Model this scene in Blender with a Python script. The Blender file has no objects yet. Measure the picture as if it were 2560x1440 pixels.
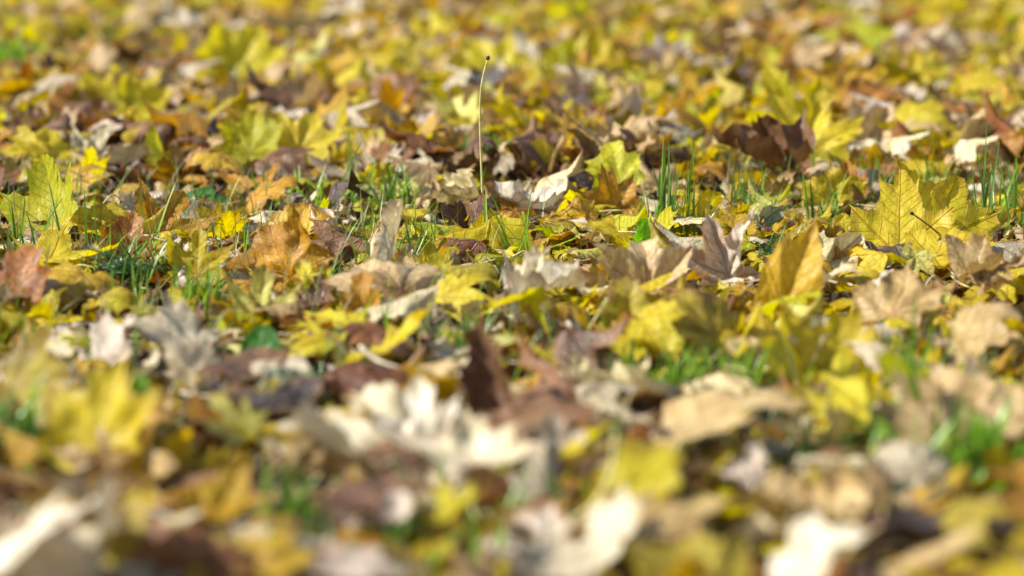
import bpy, math, random
import numpy as np
from mathutils import Vector, Matrix, noise

random.seed(7)
RS = np.random.RandomState(11)
R = math.radians
scene = bpy.context.scene
col = scene.collection

# ------------------------------------------------------------------ camera, sky, sun
CAM_H, LENS, PITCH = 0.46, 85.0, R(10.05)
W, H = 2560, 1440
F = W * LENS / 36.0
cam_d = bpy.data.cameras.new("camera")
cam = bpy.data.objects.new("camera", cam_d)
col.objects.link(cam)
cam.location = (0, 0, CAM_H)
cam.rotation_euler = (R(90) - PITCH, 0, 0)
cam_d.lens = LENS
cam_d.sensor_width = 36.0
cam_d.sensor_fit = 'HORIZONTAL'
cam_d.clip_start = 0.05
cam_d.clip_end = 500
cam_d.dof.use_dof = True
cam_d.dof.focus_distance = 2.82
cam_d.dof.aperture_fstop = 3.1
scene.camera = cam

SUN_EL, SUN_AZ = R(42), R(-97)          # azimuth measured from +Y (away from the camera) towards +X
sd = Vector((math.sin(SUN_AZ) * math.cos(SUN_EL), math.cos(SUN_AZ) * math.cos(SUN_EL), math.sin(SUN_EL)))
world = bpy.data.worlds.new("World")
scene.world = world
world.use_nodes = True
nt = world.node_tree
sky = nt.nodes.new("ShaderNodeTexSky")
sky.sky_type = 'NISHITA'
sky.sun_disc = False
sky.sun_elevation = SUN_EL
sky.sun_rotation = SUN_AZ
bg = nt.nodes["Background"]
bg.inputs[1].default_value = 0.11
nt.links.new(sky.outputs[0], bg.inputs[0])
sun_d = bpy.data.lights.new("sun", 'SUN')
sun_d.energy = 5.0
sun_d.angle = R(0.53)
sun_d.color = (1.0, 0.99, 0.94)
sun = bpy.data.objects.new("sun", sun_d)
sun.rotation_euler = sd.to_track_quat('Z', 'Y').to_euler()
col.objects.link(sun)
scene.view_settings.view_transform = 'Standard'
scene.view_settings.look = 'None'
scene.view_settings.gamma = 1.0
scene.view_settings.exposure = 0.78

# ------------------------------------------------------------------ pixels of the photo -> points on the ground
cp, sp_ = math.cos(PITCH), math.sin(PITCH)
def ray(px, py):
    u = (px - W / 2) / F
    v = -(py - H / 2) / F
    return Vector((u, cp + v * sp_, -sp_ + v * cp))
def ground(px, py, z=0.0):
    d = ray(px, py)
    t = (z - CAM_H) / d.z
    return Vector((0, 0, CAM_H)) + d * t
def at(px, py, Y):
    d = ray(px, py)
    return Vector((0, 0, CAM_H)) + d * (Y / d.y)
def ppm(p):
    return F / (p.y * cp + (CAM_H - p.z) * sp_)
def proj(p):
    zc = p[1] * cp - (p[2] - CAM_H) * sp_
    v = (p[1] * sp_ + (p[2] - CAM_H) * cp) / zc
    return W / 2 + F * p[0] / zc, H / 2 - F * v

# ------------------------------------------------------------------ materials
def s2l(c):
    return tuple((x / 12.92 if x <= 0.04045 else ((x + 0.055) / 1.055) ** 2.4) for x in c)
def hexl(h):
    return np.array(s2l([int(h[i:i + 2], 16) / 255 for i in (0, 2, 4)]))

def leaf_material():
    m = bpy.data.materials.new("autumn_leaf")
    m.use_nodes = True
    t = m.node_tree
    N, L = t.nodes, t.links
    for n in list(N):
        N.remove(n)
    def mt(op, a, b=None, c=None, clamp=False):
        n = N.new("ShaderNodeMath")
        n.operation = op
        n.use_clamp = clamp
        for i, v in enumerate((a, b, c)):
            if v is None:
                continue
            if isinstance(v, (int, float)):
                n.inputs[i].default_value = v
            else:
                L.new(v, n.inputs[i])
        return n.outputs[0]
    def sstep(x, lo, hi):
        n = N.new("ShaderNodeMapRange")
        n.interpolation_type = 'SMOOTHSTEP'
        L.new(x, n.inputs[0])
        n.inputs[1].default_value = lo
        n.inputs[2].default_value = hi
        return n.outputs[0]
    out = N.new("ShaderNodeOutputMaterial")
    uv = N.new("ShaderNodeUVMap"); uv.uv_map = "UVMap"
    sep = N.new("ShaderNodeSeparateXYZ")
    L.new(uv.outputs[0], sep.inputs[0])
    x = mt('ABSOLUTE', sep.outputs[0]); y = sep.outputs[1]
    phi = mt('ARCTAN2', x, y)
    r = mt('SQRT', mt('ADD', mt('MULTIPLY', x, x), mt('MULTIPLY', y, y)))
    g1 = mt('MULTIPLY', mt('GREATER_THAN', phi, R(23)), R(47))
    g2 = mt('MULTIPLY', mt('GREATER_THAN', phi, R(72)), R(49))
    dl = mt('SUBTRACT', phi, mt('ADD', g1, g2))
    tt = mt('MULTIPLY', r, mt('ABSOLUTE', mt('SINE', dl)))
    ss = mt('MULTIPLY', r, mt('COSINE', dl))
    wv = mt('SUBTRACT', 0.021, mt('MULTIPLY', ss, 0.012))
    main = mt('SUBTRACT', 1.0, sstep(mt('DIVIDE', tt, wv), 0.35, 1.0))
    nz = N.new("ShaderNodeTexNoise"); nz.inputs['Scale'].default_value = 6.0
    L.new(uv.outputs[0], nz.inputs['Vector'])
    q = mt('ADD', mt('MULTIPLY', mt('SUBTRACT', ss, mt('MULTIPLY', tt, 0.85)), 7.5), mt('MULTIPLY', nz.outputs[0], 0.5))
    fr = mt('ABSOLUTE', mt('SUBTRACT', mt('FRACT', q), 0.5))
    side = mt('SUBTRACT', 1.0, sstep(fr, 0.025, 0.085))
    vor = N.new("ShaderNodeTexVoronoi"); vor.feature = 'DISTANCE_TO_EDGE'; vor.inputs['Scale'].default_value = 22.0
    L.new(uv.outputs[0], vor.inputs['Vector'])
    net = mt('SUBTRACT', 1.0, sstep(vor.outputs['Distance'], 0.0, 0.09))
    vein = mt('MAXIMUM', mt('MULTIPLY', main, 0.9), mt('MAXIMUM', mt('MULTIPLY', side, 0.5), mt('MULTIPLY', net, 0.13)))
    at_ = N.new("ShaderNodeAttribute"); at_.attribute_name = "leaf_colour"
    tr = N.new("ShaderNodeAttribute"); tr.attribute_name = "leaf_thin"
    geo = N.new("ShaderNodeTexCoord")
    # mottling and small brown specks that belong to the leaf
    n1 = N.new("ShaderNodeTexNoise"); n1.inputs['Scale'].default_value = 160.0; n1.inputs['Detail'].default_value = 5
    L.new(geo.outputs['Object'], n1.inputs['Vector'])
    n2 = N.new("ShaderNodeTexNoise"); n2.inputs['Scale'].default_value = 38.0; n2.inputs['Detail'].default_value = 4
    L.new(geo.outputs['Object'], n2.inputs['Vector'])
    hsv = N.new("ShaderNodeHueSaturation")
    L.new(at_.outputs['Color'], hsv.inputs['Color'])
    L.new(mt('ADD', 0.488, mt('MULTIPLY', n2.outputs[0], 0.024)), hsv.inputs['Hue'])
    L.new(mt('ADD', 0.70, mt('MULTIPLY', n1.outputs[0], 0.60)), hsv.inputs['Value'])
    spot = N.new("ShaderNodeTexVoronoi"); spot.inputs['Scale'].default_value = 17.0
    L.new(uv.outputs[0], spot.inputs['Vector'])
    n3 = N.new("ShaderNodeTexNoise"); n3.inputs['Scale'].default_value = 3.0
    L.new(geo.outputs['Object'], n3.inputs['Vector'])
    sm = mt('MULTIPLY', mt('SUBTRACT', 1.0, sstep(spot.outputs['Distance'], 0.07, 0.16)), sstep(n3.outputs[0], 0.44, 0.52))
    mx = N.new("ShaderNodeMix"); mx.data_type = 'RGBA'
    L.new(mt('MULTIPLY', sm, 0.65), mx.inputs[0])
    L.new(hsv.outputs[0], mx.inputs[6])
    mx.inputs[7].default_value = (0.10, 0.045, 0.015, 1)
    mv = N.new("ShaderNodeMix"); mv.data_type = 'RGBA'; mv.blend_type = 'MULTIPLY'
    L.new(mt('MULTIPLY', vein, 0.62), mv.inputs[0])
    L.new(mx.outputs[2], mv.inputs[6])
    mv.inputs[7].default_value = (0.62, 0.42, 0.30, 1)
    bmp = N.new("ShaderNodeBump"); bmp.inputs['Strength'].default_value = 1.0; bmp.inputs['Distance'].default_value = 0.0018
    n4 = N.new("ShaderNodeTexNoise"); n4.inputs['Scale'].default_value = 9.0; n4.inputs['Detail'].default_value = 6; n4.inputs['Distortion'].default_value = 0.4
    L.new(uv.outputs[0], n4.inputs['Vector'])
    L.new(mt('ADD', mt('MULTIPLY', vein, -0.8), mt('MULTIPLY', n4.outputs[0], 1.1)), bmp.inputs['Height'])
    p = N.new("ShaderNodeBsdfPrincipled")
    L.new(mv.outputs[2], p.inputs['Base Color'])
    L.new(mt('ADD', 0.33, mt('MULTIPLY', n2.outputs[0], 0.25)), p.inputs['Roughness'])
    p.inputs['Specular IOR Level'].default_value = 0.42
    L.new(bmp.outputs[0], p.inputs['Normal'])
    tl = N.new("ShaderNodeBsdfTranslucent")
    sat = N.new("ShaderNodeHueSaturation"); sat.inputs['Saturation'].default_value = 1.12; sat.inputs['Value'].default_value = 1.15
    L.new(mv.outputs[2], sat.inputs['Color'])
    L.new(sat.outputs[0], tl.inputs['Color'])
    L.new(bmp.outputs[0], tl.inputs['Normal'])
    ms = N.new("ShaderNodeMixShader")
    L.new(tr.outputs['Fac'], ms.inputs[0])
    L.new(p.outputs[0], ms.inputs[1]); L.new(tl.outputs[0], ms.inputs[2])
    L.new(ms.outputs[0], out.inputs[0])
    return m

def plain(name, c, rough=0.5, transl=0.0, scale=120, vary=0.35, spec=0.4):
    m = bpy.data.materials.new(name)
    m.use_nodes = True
    t = m.node_tree; N, L = t.nodes, t.links
    p = N["Principled BSDF"]
    tc = N.new("ShaderNodeTexCoord")
    nz = N.new("ShaderNodeTexNoise"); nz.inputs['Scale'].default_value = scale; nz.inputs['Detail'].default_value = 4
    L.new(tc.outputs['Object'], nz.inputs['Vector'])
    rp = N.new("ShaderNodeValToRGB")
    c = np.array(c)
    rp.color_ramp.elements[0].position = 0.3
    rp.color_ramp.elements[1].position = 0.7
    rp.color_ramp.elements[0].color = (*(c * (1 - vary)), 1)
    rp.color_ramp.elements[1].color = (*np.clip(c * (1 + vary), 0, 0.95), 1)
    L.new(nz.outputs[0], rp.inputs[0])
    L.new(rp.outputs[0], p.inputs['Base Color'])
    p.inputs['Roughness'].default_value = rough
    p.inputs['Specular IOR Level'].default_value = spec
    if transl:
        tl = N.new("ShaderNodeBsdfTranslucent"); L.new(rp.outputs[0], tl.inputs[0])
        ms = N.new("ShaderNodeMixShader"); ms.inputs[0].default_value = transl
        o = N["Material Output"]
        L.new(p.outputs[0], ms.inputs[1]); L.new(tl.outputs[0], ms.inputs[2]); L.new(ms.outputs[0], o.inputs[0])
    return m

M_LEAF = leaf_material()
M_STEM_PALE = plain("pale_stem", (0.55, 0.46, 0.30), 0.45)
M_STEM_OLIVE = plain("straw_stem", (0.52, 0.46, 0.16), 0.5)
M_STEM_RED = plain("brown_stem", (0.16, 0.075, 0.035), 0.45)
M_STEM_TIP = plain("dark_stem_tip", (0.06, 0.035, 0.015), 0.7)
M_GRASS = plain("grass_blade", (0.13, 0.24, 0.03), 0.28, 0.45, 25, 0.5, 0.6)
M_GRASS_B = plain("bright_grass_blade", (0.25, 0.42, 0.03), 0.30, 0.5, 25, 0.35, 0.6)
M_GRASS_D = plain("dry_grass_blade", (0.36, 0.33, 0.15), 0.4, 0.3, 25, 0.3)
M_YARROW = plain("feathery_green", (0.05, 0.16, 0.035), 0.35, 0.2, 60, 0.4, 0.6)

def soil_material():
    m = bpy.data.materials.new("litter_soil")
    m.use_nodes = True
    t = m.node_tree; N, L = t.nodes, t.links
    p = N["Principled BSDF"]
    tc = N.new("ShaderNodeTexCoord")
    v = N.new("ShaderNodeTexVoronoi"); v.inputs['Scale'].default_value = 14
    L.new(tc.outputs['Object'], v.inputs['Vector'])
    rp = N.new("ShaderNodeValToRGB")
    els = rp.color_ramp.elements
    els[0].position = 0; els[0].color = (0.05, 0.03, 0.015, 1)
    els[1].position = 0.35; els[1].color = (0.14, 0.075, 0.022, 1)
    for po, c in ((0.6, (0.30, 0.21, 0.05)), (0.8, (0.08, 0.045, 0.02)), (1.0, (0.30, 0.24, 0.14))):
        e = els.new(po); e.color = (*c, 1)
    sx = N.new("ShaderNodeSeparateColor"); L.new(v.outputs['Color'], sx.inputs[0]); L.new(sx.outputs[0], rp.inputs[0])
    nz = N.new("ShaderNodeTexNoise"); nz.inputs['Scale'].default_value = 90; nz.inputs['Detail'].default_value = 6
    L.new(tc.outputs['Object'], nz.inputs['Vector'])
    mx = N.new("ShaderNodeMix"); mx.data_type = 'RGBA'; mx.blend_type = 'MULTIPLY'; mx.inputs[0].default_value = 0.8
    L.new(rp.outputs[0], mx.inputs[6]); L.new(nz.outputs['Color'], mx.inputs[7])
    L.new(mx.outputs[2], p.inputs['Base Color'])
    p.inputs['Roughness'].default_value = 0.95
    b = N.new("ShaderNodeBump"); b.inputs['Strength'].default_value = 0.8; b.inputs['Distance'].default_value = 0.01
    L.new(nz.outputs[0], b.inputs['Height']); L.new(b.outputs[0], p.inputs['Normal'])
    return m

# ------------------------------------------------------------------ ground
def gh(x, y):
    """height of the litter bed"""
    return 0.010 * noise.noise(Vector((x * 2.3, y * 2.3, 3.0))) + 0.006 * noise.noise(Vector((x * 7, y * 7, 9.0)))
def make_ground():
    xs = sorted(set([-120, -40, -14, -7] + [round(-4 + 0.1 * i, 3) for i in range(81)] + [7, 14, 40, 120]))
    ys = sorted(set([-60, -12, -3, 0] + [round(0.5 + 0.1 * i, 3) for i in range(116)] + [16, 30, 70, 200]))
    vs = [(x, y, gh(x, y) - 0.006) for y in ys for x in xs]
    n = len(xs)
    fs = [(j * n + i, j * n + i + 1, (j + 1) * n + i + 1, (j + 1) * n + i) for j in range(len(ys) - 1) for i in range(n - 1)]
    me = bpy.data.meshes.new("ground"); me.from_pydata(vs, [], fs); me.polygons.foreach_set('use_smooth', [True] * len(fs))
    o = bpy.data.objects.new("ground", me); me.materials.append(soil_material())
    o["kind"] = "structure"; o["label"] = "dark soil under the fallen leaves"
    col.objects.link(o)
make_ground()

# ------------------------------------------------------------------ leaf geometry
HALF = {
 'lobe': [(0, 1.0), (5, .90), (10, .87), (16, .85), (22, .77), (30, .71), (38, .64), (44, .64), (49, .60), (60, .50), (75, .43), (90, .42), (98, .46), (106, .40), (120, .34), (140, .26), (160, .16), (180, .05)],
 'kite': [(0, 1.0), (4, .90), (9, .85), (13, .86), (17, .77), (22, .69), (27, .63), (32, .62), (37, .68), (41, .67), (47, .76), (51, .65), (57, .60), (62, .61), (67, .52), (76, .46),
          (84, .46), (90, .49), (97, .55), (103, .46), (112, .40), (124, .34), (140, .27), (160, .16), (180, .05)],
 'maple': [(0, 1.0), (3.5, .89), (7, .83), (10.5, .86), (12.5, .79), (15, .69), (19, .59), (24, .49), (27, .47), (30, .53), (34, .64), (36.5, .72),
           (39, .71), (43, .82), (47.5, .95), (51, .81), (54, .75), (59, .78), (61, .69), (66, .58), (72, .48), (76, .45), (82, .45), (88, .55),
           (91, .53), (97, .70), (102, .55), (110, .45), (118, .42), (130, .34), (146, .28), (164, .17), (180, .05)],
 'broad': [(0, .95), (4, .84), (9, .81), (13, .84), (17, .77), (22, .69), (27, .63), (31, .66), (35, .74), (38, .75), (43, .84), (47, .93), (52, .80),
           (58, .79), (61, .71), (67, .62), (73, .57), (78, .57), (84, .60), (90, .64), (97, .70), (103, .60), (112, .52), (122, .46), (135, .38), (150, .30), (166, .18), (180, .05)],
 'narrow': [(0, 1.05), (4, .92), (8, .84), (11, .86), (14, .76), (17, .63), (21, .50), (26, .42), (30, .46), (34, .56), (38, .68), (42, .80), (46, .98), (50, .84),
            (54, .72), (58, .72), (61, .60), (67, .47), (74, .40), (82, .43), (90, .50), (97, .74), (101, .54), (110, .38), (122, .30), (138, .24), (160, .14), (180, .05)],
}
def outline(kind, n, rs):
    if kind == 'oval':
        th = np.linspace(0, 2 * math.pi, n, endpoint=False)
        rx, ry = 0.34 + 0.05 * rs.rand(), 0.5
        px = rx * np.sin(th) * (1 - 0.25 * np.cos(th)); py = 0.5 + ry * np.cos(th)
        wob = 1 + 0.02 * np.sin(th * 23)
        return px * wob, py, (0.0, 0.5)
    half = HALF[kind]
    ang, rad = [], []
    jl = 1 + 0.10 * rs.randn(7)
    for sgn in (1, -1):
        pts = half if sgn > 0 else half[::-1][1:-1]
        for a, r in pts:
            li = 0 if a < 27 else (1 if a < 76 else 2)
            lob = jl[li if sgn > 0 else 3 + li] if li else jl[0]
            a2 = a + (3 * math.sin(a * 0.21 + rs.randn() * .4))
            ang.append(sgn * a2 if a not in (0, 180) else a)
            rad.append(r * (1 + (lob - 1) * min(1, r)) * (1 + 0.035 * rs.randn()))
    ang = np.radians(np.array(ang)); rad = np.array(rad)
    x = rad * np.sin(ang); y = rad * np.cos(ang)
    # resample the closed polyline to n points, keeping corners: subdivide the longest segments
    P = np.stack([x, y], 1)
    if n < len(P):
        idx = sorted(rs.choice(len(P), n, replace=False)); P = P[idx]
    while len(P) < n:
        d = np.linalg.norm(np.roll(P, -1, 0) - P, axis=1)
        i = int(np.argmax(d)); q = P[(i + 1) % len(P)]
        mid = (P[i] + q) / 2
        mid *= 1 + 0.015 * rs.randn()
        P = np.insert(P, i + 1, mid, 0)
    return P[:, 0], P[:, 1], (0.0, 0.0)

def vnoise(P, f, seed):
    return np.array([noise.noise(Vector((p[0] * f + seed, p[1] * f - seed * 1.7, seed * .37))) for p in P])

def bend(a, z, k):
    """bend coordinate a (and offset z) with curvature k"""
    if abs(k) < 1e-4:
        return a, z
    th = a * k
    rr = 1 / k - z
    return np.sin(th) * rr, 1 / k - np.cos(th) * rr

TOPO = {}
def leaf_template(kind, n, rings, seed, fold=0.0, cup=0.0, kx=0.0, ky=0.0, crumple=0.06, tips=0.25, pleat=0.10, twist=0.0, tear=0.0, align=False, sx=1.0):
    rs = np.random.RandomState(seed)
    ox, oy, c = outline(kind, n, rs)
    if tear:
        k0 = rs.randint(n); wdt = int(n * tear)
        ii = np.arange(n); dd = np.abs((ii - k0 + n // 2) % n - n // 2)
        f = np.where(dd < wdt, 0.30 + 0.7 * (dd / max(1, wdt)) ** 2 + 0.08 * rs.rand(n), 1.0)
        ox = c[0] + (ox - c[0]) * f; oy = c[1] + (oy - c[1]) * f
    us = (np.arange(1, rings + 1) / rings) ** 0.85
    X = [c[0]]; Y = [c[1]]; U = [0.0]
    for u in us:
        X += list(c[0] + (ox - c[0]) * u); Y += list(c[1] + (oy - c[1]) * u); U += [u] * n
    X, Y, U = np.array(X), np.array(Y), np.array(U)
    uv = np.stack([X, Y], 1)
    X = X * sx
    r = np.hypot(X, Y); phi = np.abs(np.arctan2(X, Y))
    Z = fold * np.abs(X) + cup * r ** 2
    if kind != 'oval':
        va = np.radians([0, 47, 96])
        dv = np.min([np.abs(phi - a) for a in va], 0)
        Z += pleat * r * np.minimum(dv / R(22), 1.2)
        lobe = np.where(phi < R(25), 0, np.where(phi < R(74), np.where(X > 0, 1, 2), np.where(X > 0, 3, 4)))
        tr_ = tips * rs.randn(5)
        Z += tr_[lobe] * np.maximum(0, r - 0.35) ** 2 * 2.0
    sd_ = seed * 3.1 + 0.5
    Z += crumple * (vnoise(uv, 2.2, sd_) * 1.4 + vnoise(uv, 5.5, sd_ + 7) * 0.55 + vnoise(uv, 12, sd_ + 3) * 0.2)
    Z += crumple * 0.8 * U ** 3 * vnoise(uv, 8, sd_ + 31)
    X = X + crumple * 0.4 * vnoise(uv, 4, sd_ + 11)
    if twist:
        a = twist * Y; X, Z = X * np.cos(a) - Z * np.sin(a), X * np.sin(a) + Z * np.cos(a)
    X, Z = bend(X, Z, kx)
    Y, Z = bend(Y, Z, ky)
    V = np.stack([X, Y, Z], 1)
    key = (n, rings)
    if key not in TOPO:
        f = []
        for i in range(n):
            f.append((0, 1 + i, 1 + (i + 1) % n, -1))
        for k in range(rings - 1):
            b0, b1 = 1 + k * n, 1 + (k + 1) * n
            for i in range(n):
                j = (i + 1) % n
                f.append((b0 + i, b1 + i, b1 + j, b0 + j))
        TOPO[key] = np.array(f)
    V -= (V[0] if kind != 'oval' else V[np.argmin(uv[:, 1])])
    tip = int(np.argmax(uv[:, 1])); d = V[tip] / max(1e-6, np.linalg.norm(V[tip]))
    if align:      # turn and stretch the curled blade so that foot -> tip runs along +Y with length one
        v = np.cross(d, [0, 1, 0]); c_ = d[1]
        K = np.array([[0, -v[2], v[1]], [v[2], 0, -v[0]], [-v[1], v[0], 0]])
        Rm = np.eye(3) + K + K @ K / max(.2, 1 + c_)
        V = V @ Rm.T
        V = V / min(1.0, max(.62, np.linalg.norm(V[tip])))
    return dict(V=V, uv=uv, U=U, F=TOPO[key], seed=seed)

PAL = {   # name: (main colours, blotch colours, share of light passed, blotch amount)
 'yellow':  (['d6c428', 'd0ba28', 'd8c02a'], ['c4980f', 'cfc436'], .50, .26),
 'lime':    (['ccc82a', 'c4c030'], ['d2c820', '9fb420'], .52, .4),
 'paleyellow': (['dcd67a', 'd8d06a'], ['c9ba4a'], .40, .4),
 'olive':   (['b3a02c', 'aa9530'], ['7d6a1c', 'bda935'], .38, .5),
 'gold':   (['cfa628', 'caa226'], ['b98a20', 'c8b838'], .46, .4),
 'ochre':   (['bf982a', 'ba8e26'], ['a2621a', 'd0ae28'], .38, .5),
 'orange':  (['b58430', 'aa7a2a'], ['8a4a14', 'cc9620'], .38, .6),
 'rust':    (['8a5a2c', '7c5026'], ['5a2a12', 'a5651c'], .25, .6),
 'brown':   (['7a5636', '6b4a2e'], ['4a3020', '8f6a48'], .16, .5),
 'dark':    (['4c3a30', '43332b'], ['2c211b', '5e4738'], .08, .5),
 'tan':     (['bda070', 'b3965f'], ['94733f', 'cbb07c'], .22, .5),
 'white':  (['d9cbad', 'd4c5a4'], ['d8c8a4', 'f2ead8'], .12, .35),  # paler cream for glaring leaves: sun glare put into the colour
 'cream':   (['d9cba4', 'd4c39a', 'd6c490'], ['bba673', 'e2d8c0'], .20, .45),
 'pink':    (['cdbba6', 'c3b09a'], ['ad8664', 'dfc9b0'], .15, .45),
 'grey':    (['b0a080', 'a69474'], ['7d6c52', 'bfb092'], .12, .5),
 'sage':    (['a3a688', '9aa07e'], ['7d8460', 'b8b89c'], .15, .4),
 'leafgreen': (['86c02c', '7ab428'], ['5f9a22', 'a2d040'], .45, .4),
 'green':   (['4c8a24', '45801f'], ['33681c', '63a032'], .35, .4),
}
PAL = {k: ([hexl(c) for c in v[0]], [hexl(c) for c in v[1]], v[2], v[3]) for k, v in PAL.items()}

def tint(tpl, colour, rs, fine=True):
    a, b, thin, amt = PAL[colour]
    base = a[rs.randint(len(a))] * (0.92 + 0.16 * rs.rand())
    bl = b[rs.randint(len(b))]
    n = len(tpl['V'])
    if fine:
        s = rs.rand() * 50
        nz = vnoise(tpl['uv'], 2.6, s) + 0.5 * vnoise(tpl['uv'], 7, s + 5)
    else:
        s = rs.rand(4) * 6
        nz = 0.7 * np.sin(tpl['uv'][:, 0] * 5 + s[0]) * np.sin(tpl['uv'][:, 1] * 5 + s[1])
    m = np.clip((nz - 0.12 + amt * 0.5) * 1.6, 0, 1)[:, None] * min(1, amt * 1.6)
    edge = np.clip((tpl['U'] - 0.80) * 5 + nz * .5, 0, 1)[:, None] * (0.75 * rs.rand() ** 1.5) * (tpl['U'] > .6)[:, None]
    brown = hexl('8a5a24')
    c = base[None, :] * (1 - m) + bl[None, :] * m
    if colour not in ('green', 'leafgreen'):
        c = c * (1 - edge) + brown[None, :] * edge
    return np.concatenate([c, np.ones((n, 1))], 1), np.full(n, thin * (0.85 + 0.3 * rs.rand()))

def mesh_from(name, V, Fq, uv, colr, thin, mat):
    """Fq: quads, -1 in the last slot marks a triangle"""
    me = bpy.data.meshes.new(name)
    me.vertices.add(len(V)); me.vertices.foreach_set('co', V.astype(np.float32).ravel())
    tri = Fq[:, 3] < 0
    cnt = np.where(tri, 3, 4)
    loops = Fq.ravel()[(Fq.ravel() >= 0)]
    starts = np.concatenate([[0], np.cumsum(cnt)[:-1]])
    me.loops.add(len(loops)); me.loops.foreach_set('vertex_index', loops.astype(np.int32))
    me.polygons.add(len(Fq)); me.polygons.foreach_set('loop_start', starts.astype(np.int32))
    me.polygons.foreach_set('use_smooth', np.ones(len(Fq), bool))
    ul = me.uv_layers.new(name="UVMap")
    ul.data.foreach_set('uv', uv[loops].astype(np.float32).ravel())
    ca = me.color_attributes.new("leaf_colour", 'FLOAT_COLOR', 'POINT')
    ca.data.foreach_set('color', colr.astype(np.float32).ravel())
    ta = me.attributes.new("leaf_thin", 'FLOAT', 'POINT')
    ta.data.foreach_set('value', thin.astype(np.float32))
    me.materials.append(mat)
    me.update(); me.validate()
    return me

def frame(axis, pref):
    a = axis.normalized()
    n = pref - a * pref.dot(a)
    if n.length < 1e-4:
        n = Vector((0, -1, 0.1)) - a * a.dot(Vector((0, -1, 0.1)))
    n.normalize()
    x = a.cross(n)
    return np.array([[x.x, a.x, n.x], [x.y, a.y, n.y], [x.z, a.z, n.z]])

def tube(pts, radii, seg=6):
    pts = [Vector(p) for p in pts]
    V, Fc = [], []
    up = Vector((0.13, 0.2, 0.97))
    for i, p in enumerate(pts):
        d = (pts[min(i + 1, len(pts) - 1)] - pts[max(i - 1, 0)]).normalized()
        u = d.cross(up)
        if u.length < 0.2: u = d.cross(Vector((1, 0, 0)))
        u.normalize(); w = d.cross(u)
        for k in range(seg):
            a = 2 * math.pi * k / seg
            V.append(p + (u * math.cos(a) + w * math.sin(a)) * radii[i])
    for i in range(len(pts) - 1):
        for k in range(seg):
            k2 = (k + 1) % seg
            Fc.append((i * seg + k, i * seg + k2, (i + 1) * seg + k2, (i + 1) * seg + k))
    Fc.append(tuple(range(seg))[::-1]); Fc.append(tuple((len(pts) - 1) * seg + k for k in range(seg)))
    return V, Fc
def spline(P, n):
    P = [Vector(p) for p in P]
    Q = [P[0]] + P + [P[-1]]
    out = []
    m = len(P) - 1
    for j in range(n + 1):
        t = j / n * m; i = min(int(t), m - 1); f = t - i
        a, b, c, d = Q[i], Q[i + 1], Q[i + 2], Q[i + 3]
        out.append(0.5 * ((2 * b) + (c - a) * f + (2 * a - 5 * b + 4 * c - d) * f * f + (3 * b - 3 * c + d - a) * f ** 3))
    return out
def obj_pydata(name, V, Fc, mat, parent=None, loc=None, smooth=True):
    me = bpy.data.meshes.new(name)
    off = Vector(loc) if loc is not None else Vector((0, 0, 0))
    me.from_pydata([tuple(Vector(v) - off) for v in V], [], Fc)
    if smooth: me.polygons.foreach_set('use_smooth', [True] * len(Fc))
    me.materials.append(mat)
    o = bpy.data.objects.new(name, me); col.objects.link(o)
    if parent is not None: o.parent = parent
    else: o.location = off
    return o
def meta(o, label=None, cat=None, group=None, kind=None):
    if label: o['label'] = label
    if cat: o['category'] = cat
    if group: o['group'] = group
    if kind: o['kind'] = kind

def leaf_object(tpl, size, J, M, colour, rs, name="maple_leaf", stem=None, stem_mat=None, rest=None):
    """one leaf: its blade is the top-level mesh, its stalk a child; origin at the foot of the blade"""
    V = tpl['V'] * size @ M.T
    J = Vector(J)
    if rest is not None:
        J = Vector((J.x, J.y, rest - V[:, 2].min()))
    c, th = tint(tpl, colour, rs)
    me = mesh_from(name, V, tpl['F'], tpl['uv'], c, th, M_LEAF)
    if stem is None:
        o = bpy.data.objects.new(name, me); col.objects.link(o)
        o.location = J
    else:
        o = bpy.data.objects.new(name, None); col.objects.link(o); o.empty_display_size = .02
        o.location = J
        me.name = "blade"
        bo = bpy.data.objects.new("blade", me); col.objects.link(bo); bo.parent = o
        ax = Vector(M[:, 1]); side = Vector(M[:, 0])
        Ls = size * (0.55 + 0.6 * rs.rand()) * stem
        k1, k2 = rs.randn() * 0.22, rs.randn() * 0.35
        P = []
        for t in (0, .33, .66, 1.0):
            q = -ax * Ls * t + side * Ls * (k1 * t + k2 * t * t) + Vector((0, 0, 0.18 * Ls * math.sin(t * 2.6) * (0.5 + rs.rand())))
            zmin = gh(J.x, J.y) + 0.002 - J.z
            if q.z < zmin: q.z = zmin + 0.002 * rs.rand()
            P.append(q)
        pts = spline(P, 12)
        rad = [0.00095 + 0.0004 * (i / 12) ** 3 + (0.0007 if i >= 12 else 0) for i in range(13)]
        sv, sf = tube(pts, rad, 5)
        obj_pydata("stem", sv, sf, stem_mat or random.choice([M_STEM_PALE, M_STEM_OLIVE, M_STEM_RED, M_STEM_PALE]), o)
    return o, J

def size_of(px0, px1, J, k):
    d = math.hypot(px1[0] - px0[0], px1[1] - px0[1]) / ppm(J)
    return d * k

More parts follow.
